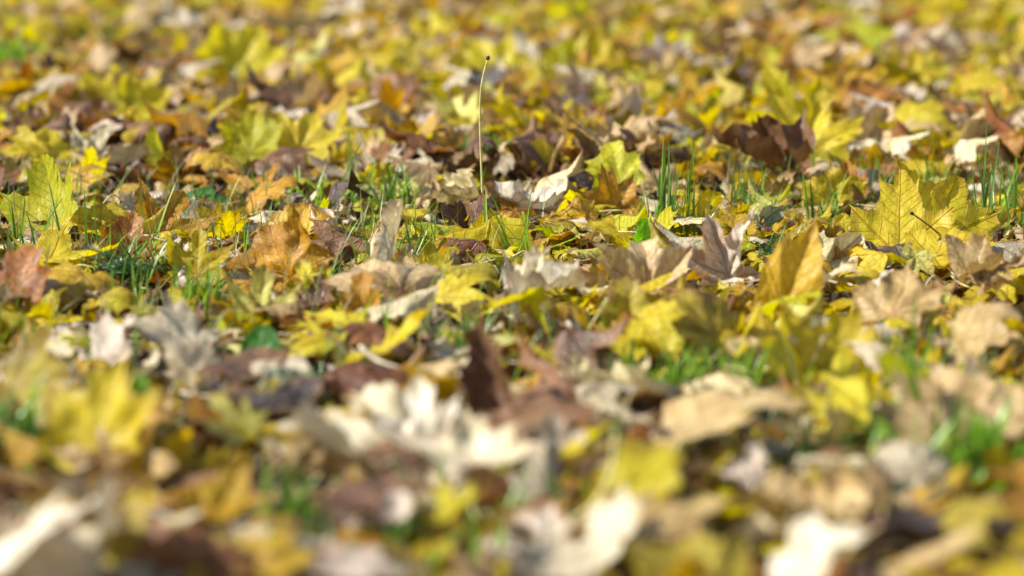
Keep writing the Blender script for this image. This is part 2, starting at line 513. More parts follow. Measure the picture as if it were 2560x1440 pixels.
SHAPES = {  # how a leaf is curled
 'flat':   dict(crumple=.055, tips=.14, pleat=.07, kx=.3, ky=.1),
 'wavy':   dict(crumple=.10, tips=.30, pleat=.12, kx=.5, ky=-.3),
 'cup':    dict(crumple=.08, tips=.2, pleat=.12, kx=1.4, ky=.9),
 'droop':  dict(crumple=.08, tips=.2, pleat=.10, kx=-1.3, ky=-.9),
 'folded': dict(crumple=.07, tips=.15, pleat=.06, fold=.85, kx=.3),
 'tent':   dict(crumple=.07, tips=.15, pleat=.06, fold=-.85, kx=-.3),
 'roll':   dict(crumple=.08, tips=.15, pleat=.08, kx=3.4, ky=.4),
 'arch':   dict(crumple=.06, tips=.15, pleat=.08, kx=-.4, ky=-1.3),
 'crumpled': dict(crumple=.22, tips=.5, pleat=.18, kx=1.5, ky=1.1),
 'stand':  dict(crumple=.06, tips=.2, pleat=.12, kx=.75, ky=-.35),
}

GUARD = []      # what must stay in view: (point, photo position)
HERO = []       # (location, half size, short name)
def hero(j, t, colour, shape, short, label, k=1.12, lean=1, face=0.5, side=0.0, z=0.018, kind='maple', stem=None, smat=None, n=110, rings=9, L=None, seed=None, tear=0.0, name="maple_leaf", cat="maple leaf", **kw):
    """j, t: where the foot and the tip of the blade show in the photo; lean +1: tip away from us, -1: tip towards us"""
    seed = seed if seed is not None else len(HERO) * 7 + 101
    rs = np.random.RandomState(seed)
    if j[1] > 880 and z == .018: z = .026
    if j[1] < 470 and z == .018 and colour in ('yellow', 'lime', 'rust', 'brown'):
        z = .036; k *= 1.15; L = L * 1.15 if L else L
    if abs(t[0] - j[0]) > 1.3 * abs(t[1] - j[1]):     # lying across the view: press it flat
        face = face * .36
        if z == .018: z = .027
    J = ground(j[0], j[1], z)
    size = L if L else size_of(j, t, J, k)
    d = ray(*t); d.normalize()
    C = Vector((0, 0, CAM_H)); oc = C - J
    b = oc.dot(d); cc = oc.dot(oc) - size * size
    disc = b * b - cc
    tt = -b + lean * math.sqrt(disc) if disc > 0 else -b
    T = C + d * tt
    if lean < 0:       # the tip rests on the litter nearer to us, the foot is held up behind it
        T = ground(t[0], t[1], .008)
        size = L if L else math.hypot(t[0] - j[0], t[1] - j[1]) / ppm(T) * k
        d = ray(*j); d.normalize(); oc = C - T; b = oc.dot(d); disc = b * b - oc.dot(oc) + size * size
        J = C + d * (-b + (math.sqrt(disc) if disc > 0 else 0))
        if J.z < .012: J = ground(j[0], j[1], .02)
    axis = (T - J)
    pref = Vector((side, -face, 1 - face))
    M = frame(axis, pref)
    sh = dict(SHAPES[shape]); sh.update(kw)
    tpl = leaf_template(kind, n, rings, seed, tear=tear, align=True, **sh)
    o, J = leaf_object(tpl, size, J, M, colour, rs, name=name, stem=stem, stem_mat=smat)
    V = tpl['V'] * size @ M.T
    lo = V[:, 2].min() + J.z
    g = gh(J.x, J.y)
    if lo < g - 0.015:                      # lift a blade that would dive under the litter
        o.location.z += min(.018, (g - 0.015) - lo)
    meta(o, label, cat, "fallen maple leaves" if cat == 'maple leaf' else None)
    cen = Vector(V.mean(0)) + o.location
    HERO.append((cen, size, short, proj(cen)))
    Wd = V + np.array(o.location)
    GUARD.append((cen, proj(cen)))
    pr = np.array([proj(q) for q in Wd[::9]])
    if j[1] > 880 or pr[:, 1].max() - pr[:, 1].min() > 0.35 * (pr[:, 0].max() - pr[:, 0].min()):    # a raised leaf: keep its lobes clear too
        for q in (np.argmin(pr[:, 0]), np.argmax(pr[:, 0]), np.argmin(pr[:, 1])):
            w = cen * .35 + Vector(Wd[::9][q]) * .65
            GUARD.append((w, proj(w)))
    return o

# ------------------------------------------------------------------ leaves one can tell apart in the photo
# focused band
hero((132, 576), (104, 408), 'lime', 'flat', 'upright lime leaf at the left', 'lime yellow maple leaf standing upright near the left edge, sharply in focus', kind='broad', side=-.35, face=.85, k=1.03, L=.088, fold=.35, stem=1.0)
hero((325, 555), (226, 520), 'yellow', 'droop', 'curled round yellow leaf', 'small round-edged yellow leaf curled over beside the upright lime leaf', kind='oval', face=.7, k=1.15)
hero((252, 566), (114, 596), 'yellow', 'wavy', 'speckled yellow lobe', 'speckled yellow leaf lobe bent down between the lime leaf and green yarrow', kind='broad', face=.75, L=.058)
hero((315, 655), (335, 530), 'orange', 'stand', 'ochre brown leaf behind the yarrow', 'shaded ochre brown maple leaf standing right behind the green feathery yarrow', kind='kite', face=.85, k=1.1)
hero((392, 596), (462, 478), 'ochre', 'stand', 'two-pointed ochre leaf', 'ochre yellow maple leaf with two raised points right of the yarrow', kind='narrow', face=.8)
hero((490, 690), (497, 566), 'yellow', 'stand', 'yellow leaf with grass shadows', 'bright yellow maple leaf crossed by grass shadows beside the yarrow', face=.8, stem=1.2, smat=M_STEM_OLIVE)
hero((115, 650), (285, 625), 'yellow', 'flat', 'flat yellow leaf left of the yarrow', 'flat yellow maple leaf with a white curved stalk left of the yarrow', face=.25)
hero((35, 775), (88, 610), 'rust', 'stand', 'rusty leaf at the left edge', 'rusty orange brown maple leaf propped up at the left edge of the picture', face=.75, kind='kite', side=-.2)
hero((205, 690), (140, 792), 'ochre', 'droop', 'golden leaf by the rusty leaf', 'golden yellow leaf with brown right half drooping right of the rusty leaf', face=.6, kind='broad', lean=-1, z=.03, L=.07)
hero((115, 745), (4, 800), 'pink', 'tent', 'pinkish bent leaf at the left edge', 'pinkish white bent leaf below the rusty leaf at the left edge', face=.5, lean=-1)
hero((60, 868), (62, 805), 'ochre', 'cup', 'small ochre leaf', 'small ochre leaf standing below the pinkish bent leaf at left', face=.8, kind='kite')
hero((722, 690), (672, 562), 'orange', 'wavy', 'brown ochre leaf with leaf shadows', 'brown and ochre maple leaf tilted up, marked by dark shadows, left of centre', face=.6, kind='broad', L=.075, side=-.3)
hero((905, 600), (770, 545), 'brown', 'tent', 'dark brown tent-shaped leaf', 'dark brown leaf folded like a tent with a pale left flank', face=.6, kind='broad', k=1.05, side=.4)
hero((800, 600), (772, 500), 'white', 'crumpled', 'crumpled white leaf', 'crumpled pinkish white leaf leaning on the dark brown tent-shaped leaf', face=.7, kind='kite', side=-.5)
hero((965, 700), (1000, 520), 'cream', 'folded', 'rolled upright cream leaf', 'cream coloured leaf rolled lengthwise and standing upright in the grass', face=.8, kind='narrow', kx=2.2, side=-.3)
hero((1030, 715), (1010, 640), 'tan', 'stand', 'beige leaf under the rolled leaf', 'beige leaf crossed by shadow at the foot of the rolled upright leaf', face=.7, kind='kite')
hero((1290, 505), (1418, 425), 'white', 'cup', 'bright cream upturned leaf', 'bright cream leaf with an upturned toothed tip behind the upright stalk', face=.6, kind='kite', side=-.2)
hero((1225, 585), (1065, 655), 'yellow', 'tent', 'beige and yellow folded leaf', 'folded beige and yellow leaf sloping down left of centre, below the tall stalk', face=.55, kind='broad', lean=-1, z=.03)
hero((1075, 690), (1215, 690), 'yellow', 'flat', 'flat yellow leaf near centre', 'flat bright yellow leaf near the centre below the folded beige and yellow leaf', face=.35)
hero((790, 735), (750, 650), 'yellow', 'wavy', 'yellow leaf beside orange leaf', 'bright yellow maple leaf left of the curled orange leaf', face=.7)
hero((900, 790), (905, 690), 'orange', 'stand', 'curled orange leaf', 'orange leaf curled upright with shaded side, left of the picture centre', face=.8, kind='kite', kx=1.4)
hero((1000, 735), (880, 668), 'tan', 'arch', 'tan arched leaf', 'tan yellow arched leaf lying behind the curled orange leaf', face=.3, L=.085, kind='broad')
hero((640, 800), (662, 660), 'paleyellow', 'stand', 'pale yellow standing leaf', 'very pale yellow maple leaf standing in sun left of the orange leaf', face=.75, kind='narrow', side=.15)
hero((1305, 748), (1500, 690), 'cream', 'folded', 'big ribbed cream leaf', 'large ribbed cream leaf spread right of centre with strongly raised folds', face=.45, pleat=.35, k=.82, crumple=.15)
hero((1340, 720), (1352, 600), 'yellow', 'stand', 'yellow leaf tip over the cream leaf', 'blurry yellow leaf tip rising behind the large ribbed cream leaf', face=.8, kind='kite')
hero((1620, 740), (1600, 605), 'tan', 'wavy', 'beige leaf left of pinkish leaf', 'beige maple leaf with soft ribs left of the big pinkish leaf', face=.65, pleat=.3, kind='broad')
hero((1822, 692), (1768, 532), 'pink', 'stand', 'big pinkish veined leaf', 'large pinkish beige maple leaf with dark raised veins standing right of the grass tuft', face=.82, kind='maple', pleat=.38, side=-.25, crumple=.12, n=150, rings=12, stem=.8, smat=M_STEM_RED, k=1.0, kx=1.0, fold=.25)
hero((1955, 775), (2042, 556), 'gold', 'stand', 'tall ochre leaf', 'tall triangular ochre maple leaf with green tinge standing right of the pinkish leaf', face=.85, kind='lobe', side=-.15, n=140, rings=11, k=1.03, L=None, crumple=.035, sx=.72)
hero((2050, 682), (2155, 585), 'cream', 'flat', 'pale toothed leaf', 'pale beige toothed leaf between the tall ochre leaf and big yellow leaf', face=.8, kind='kite', pleat=.2)
hero((2243, 640), (2250, 432), 'yellow', 'flat', 'big upright yellow leaf', 'large bright yellow maple leaf standing upright at right with sharp veins', face=.88, k=1.06, kind='broad', n=170, rings=14, side=-.12, pleat=.05, crumple=.035, tips=.04, kx=.12, ky=-.12, sx=.95)
hero((2345, 625), (2392, 462), 'yellow', 'flat', 'second upright yellow leaf', 'bright yellow leaf with rounded toothed top, overlapping the right of the big upright yellow leaf', face=.88, k=1.04, kind='broad', n=150, rings=12, side=.1, pleat=.05, crumple=.035, tips=.04)
hero((2330, 640), (2485, 592), 'yellow', 'flat', 'low yellow leaf at the right', 'yellow leaf lying right of the foot of the big upright yellow leaf', face=.55, kind='broad', k=1.02)
hero((2112, 595), (2108, 532), 'yellow', 'cup', 'small yellow leaf left of the big one', 'small yellow leaf standing left of the big upright yellow leaf', face=.85, kind='oval')
hero((2265, 665), (2115, 690), 'dark', 'wavy', 'dark brown leaf at right', 'dark brown leaf lying in shade below the big upright yellow leaf', face=.3, kind='broad', lean=-1)
hero((2290, 640), (2278, 705), 'paleyellow', 'stand', 'small pale yellow leaf', 'small pale yellow lobe hanging below the big upright yellow leaf', face=.7, lean=-1, z=.03)
hero((2330, 650), (2390, 690), 'olive', 'droop', 'yellow green drooping lobe', 'yellow green narrow lobe drooping right of the small pale yellow lobe', face=.5, lean=-1, z=.028, kind='narrow')
hero((2430, 700), (2530, 660), 'tan', 'folded', 'tan folded leaf at right edge', 'small pale tan folded leaf low by the right edge, in focus', face=.6, kind='broad', L=.045)
hero((2455, 715), (2540, 650), 'tan', 'crumpled', 'crumpled pale tan leaf', 'crumpled pale tan leaf lying lowest near the right edge', face=.45)
hero((2195, 735), (2235, 672), 'white', 'flat', 'glaring white lobe', 'glaring white curled lobe below the dark brown leaf at right', face=.7, kind='kite', L=.04, side=-.6)
hero((2230, 790), (2400, 700), 'tan', 'wavy', 'wide tan leaf at right', 'wide tan brown blurry leaf lying below the pinkish leaves at right', face=.4, k=1.05, kind='broad')
# right foreground
hero((2030, 965), (2150, 765), 'yellow', 'cup', 'big blurry yellow leaf', 'big blurry yellow maple leaf propped up in the right foreground', face=.6, kind='broad', k=1.12, lean=1, z=.01, kx=.8)
hero((1985, 900), (2070, 790), 'cream', 'roll', 'pale curled edge', 'pale beige curled leaf pressed against the big blurry yellow leaf', face=.6, kind='narrow')
hero((1582, 830), (1565, 690), 'olive', 'stand', 'olive leaf right of centre', 'olive yellow leaf standing blurred right of the ribbed cream leaf', face=.8, kind='kite', k=1.05)
hero((1790, 840), (1650, 740), 'olive', 'arch', 'wide olive leaf', 'wide shaded olive leaf stretching below the big pinkish leaf', face=.55, kind='broad', k=1.05)
hero((1600, 800), (1692, 915), 'yellow', 'stand', 'light yellow drooping lobe', 'light yellow lobe drooping towards us below the wide olive leaf', face=.6, lean=-1, z=.045, kind='kite', L=.065)
hero((1590, 860), (1495, 870), 'yellow', 'droop', 'dull yellow curled leaf', 'dull yellow curled leaf left of the light yellow drooping lobe', face=.6, kind='broad', L=.05)
hero((1520, 965), (1420, 900), 'cream', 'crumpled', 'crumpled beige heap', 'crumpled beige and white leaf right of the tall brown leaf', face=.5, L=.065)
hero((1345, 915), (1330, 870), 'yellow', 'wavy', 'small star-tipped yellow leaf', 'small yellow leaf with star-like tips right of the tall brown leaf', face=.7, kind='narrow', L=.035)
hero((1330, 800), (1420, 812), 'tan', 'flat', 'torn cream scrap', 'torn pale cream leaf scrap with a curved stalk right of centre', face=1.2, L=.045, tear=.2, kind='broad', stem=1.2)
hero((1255, 1005), (1200, 812), 'brown', 'folded', 'tall brown leaf', 'tall dark brown leaf standing folded at the centre with a bright white edge', face=.75, kind='kite', k=1.04, side=-.3, kx=1.0)
hero((1165, 985), (1175, 880), 'white', 'flat', 'lit edge of brown leaf', 'narrow white curled strip standing in as the sunlit left edge of the tall brown leaf', face=.6, kind='oval', L=.04, side=-.9)  # separate pale leaf carries the brown leaf's sunlit rim in its colour
hero((1095, 755), (885, 830), 'cream', 'tent', 'wide beige ridged leaf', 'wide beige leaf with fine ridges sloping left, just below the centre', face=.45, lean=-1, z=.045, kind='broad', pleat=.25, L=.10)
hero((1105, 745), (1250, 722), 'yellow', 'arch', 'yellow leaf at the centre', 'bright yellow maple leaf with drooping lobes just below the picture centre', face=.5, k=1.1, kind='narrow', z=.035)
hero((1150, 880), (1080, 860), 'grey', 'wavy', 'greyish curl', 'greyish beige shaded leaf below the wide beige ridged leaf', face=.5, L=.05)
# left foreground
hero((865, 820), (700, 815), 'yellow', 'flat', 'flat yellow leaf by the green leaf', 'flat yellow leaf pointing at the upright dark green leaf', face=.3, k=1.05, kind='narrow')
hero((870, 860), (690, 885), 'yellow', 'arch', 'arched yellow leaf', 'arched yellow leaf with pale rim right below another flat yellow leaf', face=.3, k=1.05, z=.02)
hero((660, 975), (815, 945), 'sage', 'roll', 'grey green rolled leaf', 'pale grey green rolled leaf lying below the upright dark green leaf', face=.2, kind='oval', L=.062)
hero((700, 990), (790, 985), 'olive', 'flat', 'yellow green strip', 'yellow green lobe lying in front of the grey green rolled leaf', face=.4, L=.05)
hero((480, 860), (300, 800), 'grey', 'flat', 'wide dark grey leaf', 'wide grey brown shaded leaf lying flat in the left foreground', face=.2, k=1.05, kind='broad')
hero((285, 895), (258, 792), 'pink', 'wavy', 'square whitish leaf', 'whitish square-looking leaf standing left of the wide grey brown leaf', face=.75, kind='kite', side=-.2, L=.055, kx=1.3)
hero((170, 870), (60, 880), 'cream', 'wavy', 'cream leaf at left', 'cream leaf with curled bright rim left of the whitish square-looking leaf', face=.4, kind='broad')
hero((480, 930), (410, 845), 'grey', 'tent', 'grey hooded leaf', 'grey hooded leaf with one glaring white side in the left foreground', face=.6, kind='broad', side=-.2)
hero((390, 915), (345, 920), 'white', 'cup', 'glaring white patch', 'glaring white small leaf standing in as the sunlit left tip of the grey hooded leaf', face=.6, L=.03, kind='broad', side=-.7)  # added small leaf; its pale colour paints the hooded leaf's sunlit tip
hero((700, 1010), (540, 985), 'dark', 'wavy', 'dark brown leaf in the hollow', 'dark brown shaded leaf in the hollow left of the grey green rolled leaf', face=.4, kind='broad', L=.07)
hero((640, 925), (500, 905), 'brown', 'flat', 'brown leaf behind the hollow', 'brown shaded leaf lying right of the grey hooded leaf', face=.3, kind='broad', L=.06)
hero((900, 960), (1010, 940), 'rust', 'arch', 'brown leaf under the curved stalk', 'rusty brown shaded leaf lying right below the pale curved stalk', face=.4, kind='broad', L=.06)
hero((1420, 985), (1330, 975), 'brown', 'arch', 'brown leaf right of tall brown one', 'dull brown leaf lying against the right foot of the tall dark brown leaf', face=.4, kind='broad', L=.06)
hero((640, 455), (560, 430), 'orange', 'wavy', 'brown leaf in far hollow', 'orange brown blurry leaf left behind the leaf lying in green grass', face=.8, kind='broad', L=.065)
hero((240, 1125), (320, 890), 'yellow', 'stand', 'tall blurry yellow leaf', 'tall blurry golden yellow maple leaf standing in the left foreground', face=.8, kind='broad', k=1.04, side=-.3)
hero((300, 1090), (432, 1000), 'ochre', 'stand', 'ochre leaf right of tall yellow', 'ochre brown blurry leaf right of the tall blurry golden leaf', face=.6, kind='kite', k=1.05)
hero((15, 985), (135, 1120), 'olive', 'stand', 'tan yellow leaf at left', 'dull tan yellow blurry leaf sloping down at the left edge', face=.6, lean=-1, z=.05, kind='broad', L=.08)
hero((520, 1290), (612, 1118), 'gold', 'cup', 'golden blurry leaf', 'golden orange blurry leaf standing in the lower left foreground', face=.8, kind='kite', k=1.05, side=-.3)
hero((610, 1075), (528, 985), 'paleyellow', 'folded', 'narrow yellow spike', 'narrow pale yellow spike-like lobe left of the large cream leaf', face=.7, kind='narrow', k=1.05)
hero((1000, 1110), (690, 1080), 'cream', 'wavy', 'large blurry cream leaf', 'very large blurry cream leaf lying across the lower centre', face=.5, k=1.08, kind='broad', pleat=.2)
hero((1080, 1120), (1050, 950), 'white', 'wavy', 'spiky cream leaf', 'spiky bright cream leaf standing at the right end of the large cream leaf', face=.7, k=1.05, kind='narrow', side=-.3)
hero((1190, 1170), (1160, 1010), 'cream', 'cup', 'yellowish cream leaf', 'yellowish cream leaf with a yellow patch below the spiky cream leaf', face=.7, L=.06, kind='broad')
hero((1130, 1290), (1090, 1210), 'yellow', 'cup', 'yellow patch at lower centre', 'blurry yellow leaf half hidden below the yellowish cream leaf', face=.7, L=.04)
hero((950, 1270), (820, 1210), 'brown', 'flat', 'brown leaf under cream leaf', 'shaded brown leaf lying beneath the large cream leaf', face=.4, L=.055, kind='broad')
hero((1370, 1160), (1380, 1020), 'pink', 'cup', 'beige cupped leaf', 'beige brown cupped leaf curling up in the lower centre foreground', face=.55, kx=2.0, kind='broad', k=1.0)
hero((1420, 1160), (1540, 1105), 'tan', 'cup', 'brownish curl', 'brownish beige curled leaf touching the right of the beige cupped leaf', face=.4, kind='broad', L=.055)
hero((1300, 1085), (1500, 1010), 'brown', 'flat', 'shaded brown flat leaf', 'shaded greyish brown leaf lying flat behind the beige cupped leaf', face=.2, kind='broad', k=1.05)
hero((1880, 985), (1650, 995), 'cream', 'roll', 'cream strip', 'narrow cream leaf edge lying in front of the green grass clump', face=.3, L=.085, kind='oval')
hero((1700, 1080), (2070, 1010), 'tan', 'flat', 'long tan leaf', 'long tan cream leaf stretched across the right foreground', face=.3, k=.8, kind='broad')
hero((1620, 1060), (1750, 1100), 'cream', 'wavy', 'cream leaf before tan leaf', 'blurry cream leaf lying left in front of the long tan leaf', face=.4, kind='broad', L=.07)
hero((1600, 1255), (1635, 1125), 'yellow', 'stand', 'yellow triangle', 'bright yellow triangular lobe rising in the lower right foreground', face=.8, kind='lobe', k=1.05, L=.075, z=.03, side=-.3)
hero((1590, 1310), (1890, 1235), 'tan', 'flat', 'long beige leaf', 'long beige blurry leaf lying in front of the yellow triangular lobe', face=.35, k=.75, kind='broad')
hero((1545, 1340), (1470, 1270), 'white', 'flat', 'glaring white curl', 'glaring white curled leaf left of the long beige leaf', face=.6, L=.04, kind='broad', side=-.6)
hero((1390, 1450), (1390, 1345), 'grey', 'cup', 'grey white lump', 'greyish white cupped leaf at the bottom, left of the olive leaf', face=.7, L=.05, kind='broad')
hero((1800, 1450), (1560, 1370), 'olive', 'wavy', 'big olive leaf at the bottom', 'big olive yellow blurry leaf at the bottom edge right of centre', face=.5, k=1.0, kind='broad')
hero((1870, 1200), (1895, 1110), 'pink', 'crumpled', 'small pinkish crumple', 'small pinkish white crumpled leaf behind the long beige leaf', face=.7, L=.035)
hero((1920, 1330), (1885, 1260), 'cream', 'cup', 'small cream cup', 'small cream cupped leaf right of the long beige leaf', face=.6, L=.035, kind='broad')
hero((2060, 1290), (1930, 1220), 'tan', 'crumpled', 'crumpled tan leaf', 'crumpled tan brown leaf in the lower right foreground', face=.4, kind='broad', L=.075)
hero((2200, 1290), (2080, 1200), 'tan', 'tent', 'tan ridge', 'tan brown leaf bent into a ridge right of the crumpled tan leaf', face=.35, kind='broad', L=.08)
hero((2010, 1450), (2190, 1330), 'white', 'wavy', 'glaring cream leaf at the bottom', 'glaring cream white leaf slanting across the bottom edge at right', face=.3, kind='broad', k=1.0, side=-.5)
hero((2350, 1330), (2280, 1260), 'dark', 'flat', 'dark leaf at lower right', 'dark brown shaded leaf at the lower right foreground', face=.2, kind='broad', L=.08)
hero((2380, 1250), (2420, 1165), 'ochre', 'tent', 'ochre tent leaf', 'ochre yellow leaf bent like a tent below the bright green blades', face=.6, kind='broad', L=.05)
hero((2360, 1330), (2560, 1280), 'olive', 'arch', 'olive leaf at lower right edge', 'olive yellow arched leaf at the lower right edge', face=.4, kind='broad', k=.9)
hero((2440, 1490), (2350, 1405), 'yellow', 'wavy', 'yellow leaf in the bottom right corner', 'bright yellow blurry leaf cut by the bottom edge near the right corner', face=.4, kind='broad', L=.06)
hero((2400, 860), (2560, 800), 'tan', 'arch', 'tan arch at right edge', 'tan leaf arched with a pale rim at the right edge', face=.45, k=1.0, kind='broad')
hero((2385, 870), (2370, 800), 'pink', 'crumpled', 'whitish knot', 'whitish crumpled leaf left of the tan leaf arched at the right edge', face=.6, L=.04)
hero((2380, 1040), (2340, 910), 'tan', 'wavy', 'beige leaf at right', 'beige blurry leaf standing below the whitish crumpled leaf at right', face=.6, kind='kite', L=.065, side=-.2)
hero((2560, 1060), (2500, 950), 'tan', 'flat', 'tan leaf cut by right edge', 'tan blurry leaf cut by the right edge above the bright green blades', face=.6, kind='broad', L=.06)
# bottom left corner
hero((-20, 1450), (130, 1290), 'white', 'flat', 'white leaf in the bottom left corner', 'glaring white blurry leaf in the bottom left corner', face=.2, kind='broad', k=1.1, side=-.75, L=.10, z=.05)
hero((160, 1295), (300, 1215), 'white', 'flat', 'white leaf above the corner', 'glaring white blurry leaf just above the corner leaf at bottom left', face=.25, kind='broad', k=1.0, side=-.7, z=.045)
hero((330, 1290), (325, 1215), 'yellow', 'cup', 'small bright yellow blob', 'small bright yellow blurry leaf touching the white leaves at bottom left', face=.7, L=.03, kind='broad')
hero((230, 1460), (330, 1330), 'white', 'folded', 'bent cream leaf', 'large bent cream leaf at the bottom with an olive yellow hollow', face=.55, kind='broad', k=1.1, L=.085, side=-.4, z=.03)
hero((260, 1400), (230, 1290), 'olive', 'wavy', 'olive hollow', 'olive yellow shaded leaf lying inside the large bent cream leaf', face=.6, kind='broad', L=.05)
hero((430, 1450), (520, 1320), 'rust', 'arch', 'dark red brown leaf', 'dark red brown blurry leaf at the bottom left of centre', face=.4, kind='broad', k=1.05)
hero((385, 1390), (390, 1320), 'yellow', 'folded', 'yellow lobe beside cream leaf', 'narrow yellow lobe right of the large bent cream leaf', face=.7, L=.03, kind='narrow')
hero((620, 1440), (545, 1390), 'ochre', 'wavy', 'ochre leaf at bottom', 'ochre yellow blurry leaf at the bottom right of the dark red brown leaf', face=.5, L=.055, kind='broad')
hero((330, 1140), (130, 1190), 'tan', 'roll', 'rolled tan leaf', 'rolled tan leaf lying below the tall blurry golden leaf', face=.3, L=.075, kind='narrow')
hero((430, 1170), (180, 1215), 'tan', 'roll', 'second rolled tan leaf', 'long rolled beige leaf lying directly before the shorter rolled tan leaf', face=.3, L=.085, kind='oval')
hero((690, 1300), (660, 1400), 'ochre', 'droop', 'ochre scrap', 'ochre blurry scrap right of the golden orange blurry leaf', face=.5, lean=-1, L=.035, z=.03)
hero((800, 1430), (950, 1370), 'pink', 'flat', 'pinkish leaf at bottom centre', 'pinkish white blurry leaf at the bottom left of centre among green grass', face=.4, kind='broad', L=.055)
hero((1000, 1300), (990, 1220), 'pink', 'roll', 'pink oval curl', 'pinkish white curled leaf at lower centre left of the yellow patch', face=.7, kind='oval', L=.035)
# behind the focus
hero((625, 385), (640, 280), 'lime', 'stand', 'blurry lime yellow leaf', 'bright lime yellow blurry leaf standing at upper left of centre', face=.75, kind='broad', k=1.1)
hero((745, 375), (790, 280), 'yellow', 'stand', 'yellow leaf beside the lime one', 'dull yellow blurry leaf right beside the bright lime yellow leaf', face=.7, kind='broad', k=1.05)
hero((330, 285), (420, 215), 'yellow', 'wavy', 'yellow leaf at upper left', 'golden yellow blurry leaf lying alone at the upper left', face=.5, kind='broad')
hero((325, 140), (350, 85), 'yellow', 'cup', 'forked yellow leaf', 'small forked yellow blurry leaf near the top left', face=.8, kind='narrow', L=.055)
hero((250, 135), (240, 75), 'tan', 'wavy', 'pale leaf left of forked leaf', 'pale yellow tan blurry leaf left of the small forked yellow leaf', face=.7, kind='broad', L=.05)
hero((30, 270), (235, 190), 'grey', 'arch', 'grey beige arch', 'large grey beige arched leaf at the upper left with two white tips', face=.4, kind='broad', k=.9)
hero((215, 400), (275, 305), 'cream', 'wavy', 'white leaf at left', 'whitish blurry leaf standing above the upright lime leaf', face=.7, kind='narrow')
hero((125, 390), (20, 335), 'yellow', 'wavy', 'yellow leaf at left edge', 'yellow blurry leaf lying near the left edge above the lime leaf', face=.5, kind='broad', k=1.0)
hero((185, 460), (270, 420), 'ochre', 'arch', 'golden leaf behind lime leaf', 'golden orange leaf lying right behind the upright lime leaf', face=.5, kind='narrow')
hero((2020, 378), (2055, 222), 'yellow', 'stand', 'big yellow leaf behind', 'big blurry yellow maple leaf standing at the upper right', face=.85, kind='maple', k=1.05)
hero((1990, 330), (1905, 165), 'yellow', 'stand', 'yellow leaf farther behind', 'blurry yellow leaf with thin lobes behind the big blurry yellow leaf', face=.8, kind='narrow', L=.095)
hero((1985, 420), (1775, 300), 'brown', 'cup', 'dark crumpled brown leaf', 'dark purplish brown crumpled leaf left of the big blurry yellow leaf', face=.5, kind='broad', pleat=.35, kx=2.0, k=.85)
hero((1550, 455), (1520, 358), 'lime', 'stand', 'yellow leaf behind the tuft', 'yellow green blurry leaf standing behind and left of the tall grass tuft', face=.8, kind='kite')
hero((1540, 525), (1505, 415), 'orange', 'stand', 'orange brown leaf behind', 'orange brown blurry leaf standing below the yellow green blurry leaf', face=.7, kind='broad', k=.95)
hero((2275, 210), (2290, 130), 'yellow', 'cup', 'small forked leaf at upper right', 'small two-lobed yellow blurry leaf at the upper right', face=.8, kind='narrow', L=.075)
hero((2120, 108), (2240, 65), 'lime', 'flat', 'yellow leaf near the top', 'lime yellow blurry leaf lying near the top edge at right', face=.5, kind='broad', k=1.0)
hero((2265, 320), (2370, 270), 'yellow', 'arch', 'golden arch at right', 'golden yellow arched blurry leaf right of the big blurry yellow leaf', face=.6, kind='broad', k=1.0)
hero((2150, 375), (2215, 275), 'tan', 'folded', 'tan folded leaf', 'tan yellow folded leaf right of the big blurry yellow leaf', face=.6, kind='broad')
hero((2160, 385), (1870, 410), 'cream', 'flat', 'long pale leaf', 'long pale beige leaf lying flat below the dark crumpled brown leaf', face=.2, k=.6, kind='broad')
hero((2170, 470), (2010, 440), 'grey', 'wavy', 'pale leaf above the yellow leaf', 'pale grey beige leaf lying behind the big upright yellow leaf', face=.4, kind='broad', k=.9)
hero((1160, 495), (1050, 430), 'cream', 'crumpled', 'crumpled cream leaf behind', 'crumpled cream blurry leaf left of the tall thin stalk', face=.5, kind='broad')
hero((665, 400), (790, 370), 'brown', 'droop', 'brown hood', 'brown blurry leaf arched below the dull yellow leaf', face=.4, kind='broad', k=.9)
hero((640, 490), (760, 470), 'orange', 'arch', 'orange leaf left of centre', 'orange brown leaf lying among green grass left of centre', face=.4, kind='broad', k=.9)
hero((720, 580), (860, 545), 'ochre', 'wavy', 'golden leaf behind tent leaf', 'golden leaf lying left behind the dark brown tent-shaped leaf', face=.4, kind='broad', L=.07)
hero((1170, 575), (1155, 500), 'brown', 'folded', 'small brown square leaf', 'small tan and brown folded leaf left of the foot of the tall stalk', face=.8, kind='broad', L=.042)
hero((1830, 575), (1845, 505), 'ochre', 'flat', 'ochre leaf above pinkish leaf', 'flat ochre leaf with blade shadows behind the big pinkish leaf', face=.6, kind='broad', L=.05)
hero((1900, 560), (2010, 600), 'sage', 'cup', 'grey curled leaf', 'grey green curled dry leaf behind the tall ochre leaf', face=.5, lean=-1, kind='broad', L=.06, z=.02)
hero((2090, 520), (2010, 450), 'yellow', 'wavy', 'yellow blurry leaf in the grass', 'yellow blurry leaf in the grass left of the big upright yellow leaf', face=.7, kind='broad', k=1.0)
hero((2130, 495), (2115, 410), 'orange', 'folded', 'orange upright lobe', 'orange brown lobe standing just left of the big upright yellow leaf top', face=.8, kind='kite', L=.05)
hero((2350, 480), (2340, 440), 'paleyellow', 'stand', 'pale leaf behind big yellow', 'pale yellow leaf tip peeping over the big upright yellow leaf', face=.7, kind='kite', L=.05)
hero((2150, 250), (2215, 215), 'rust', 'wavy', 'rusty leaf far right', 'rusty red blurry leaf far behind at the upper right', face=.6, kind='broad', L=.06)
hero((2380, 140), (2270, 80), 'brown', 'arch', 'brown leaf near the top right', 'dark brown blurry leaf near the top right', face=.5, kind='broad', L=.08)
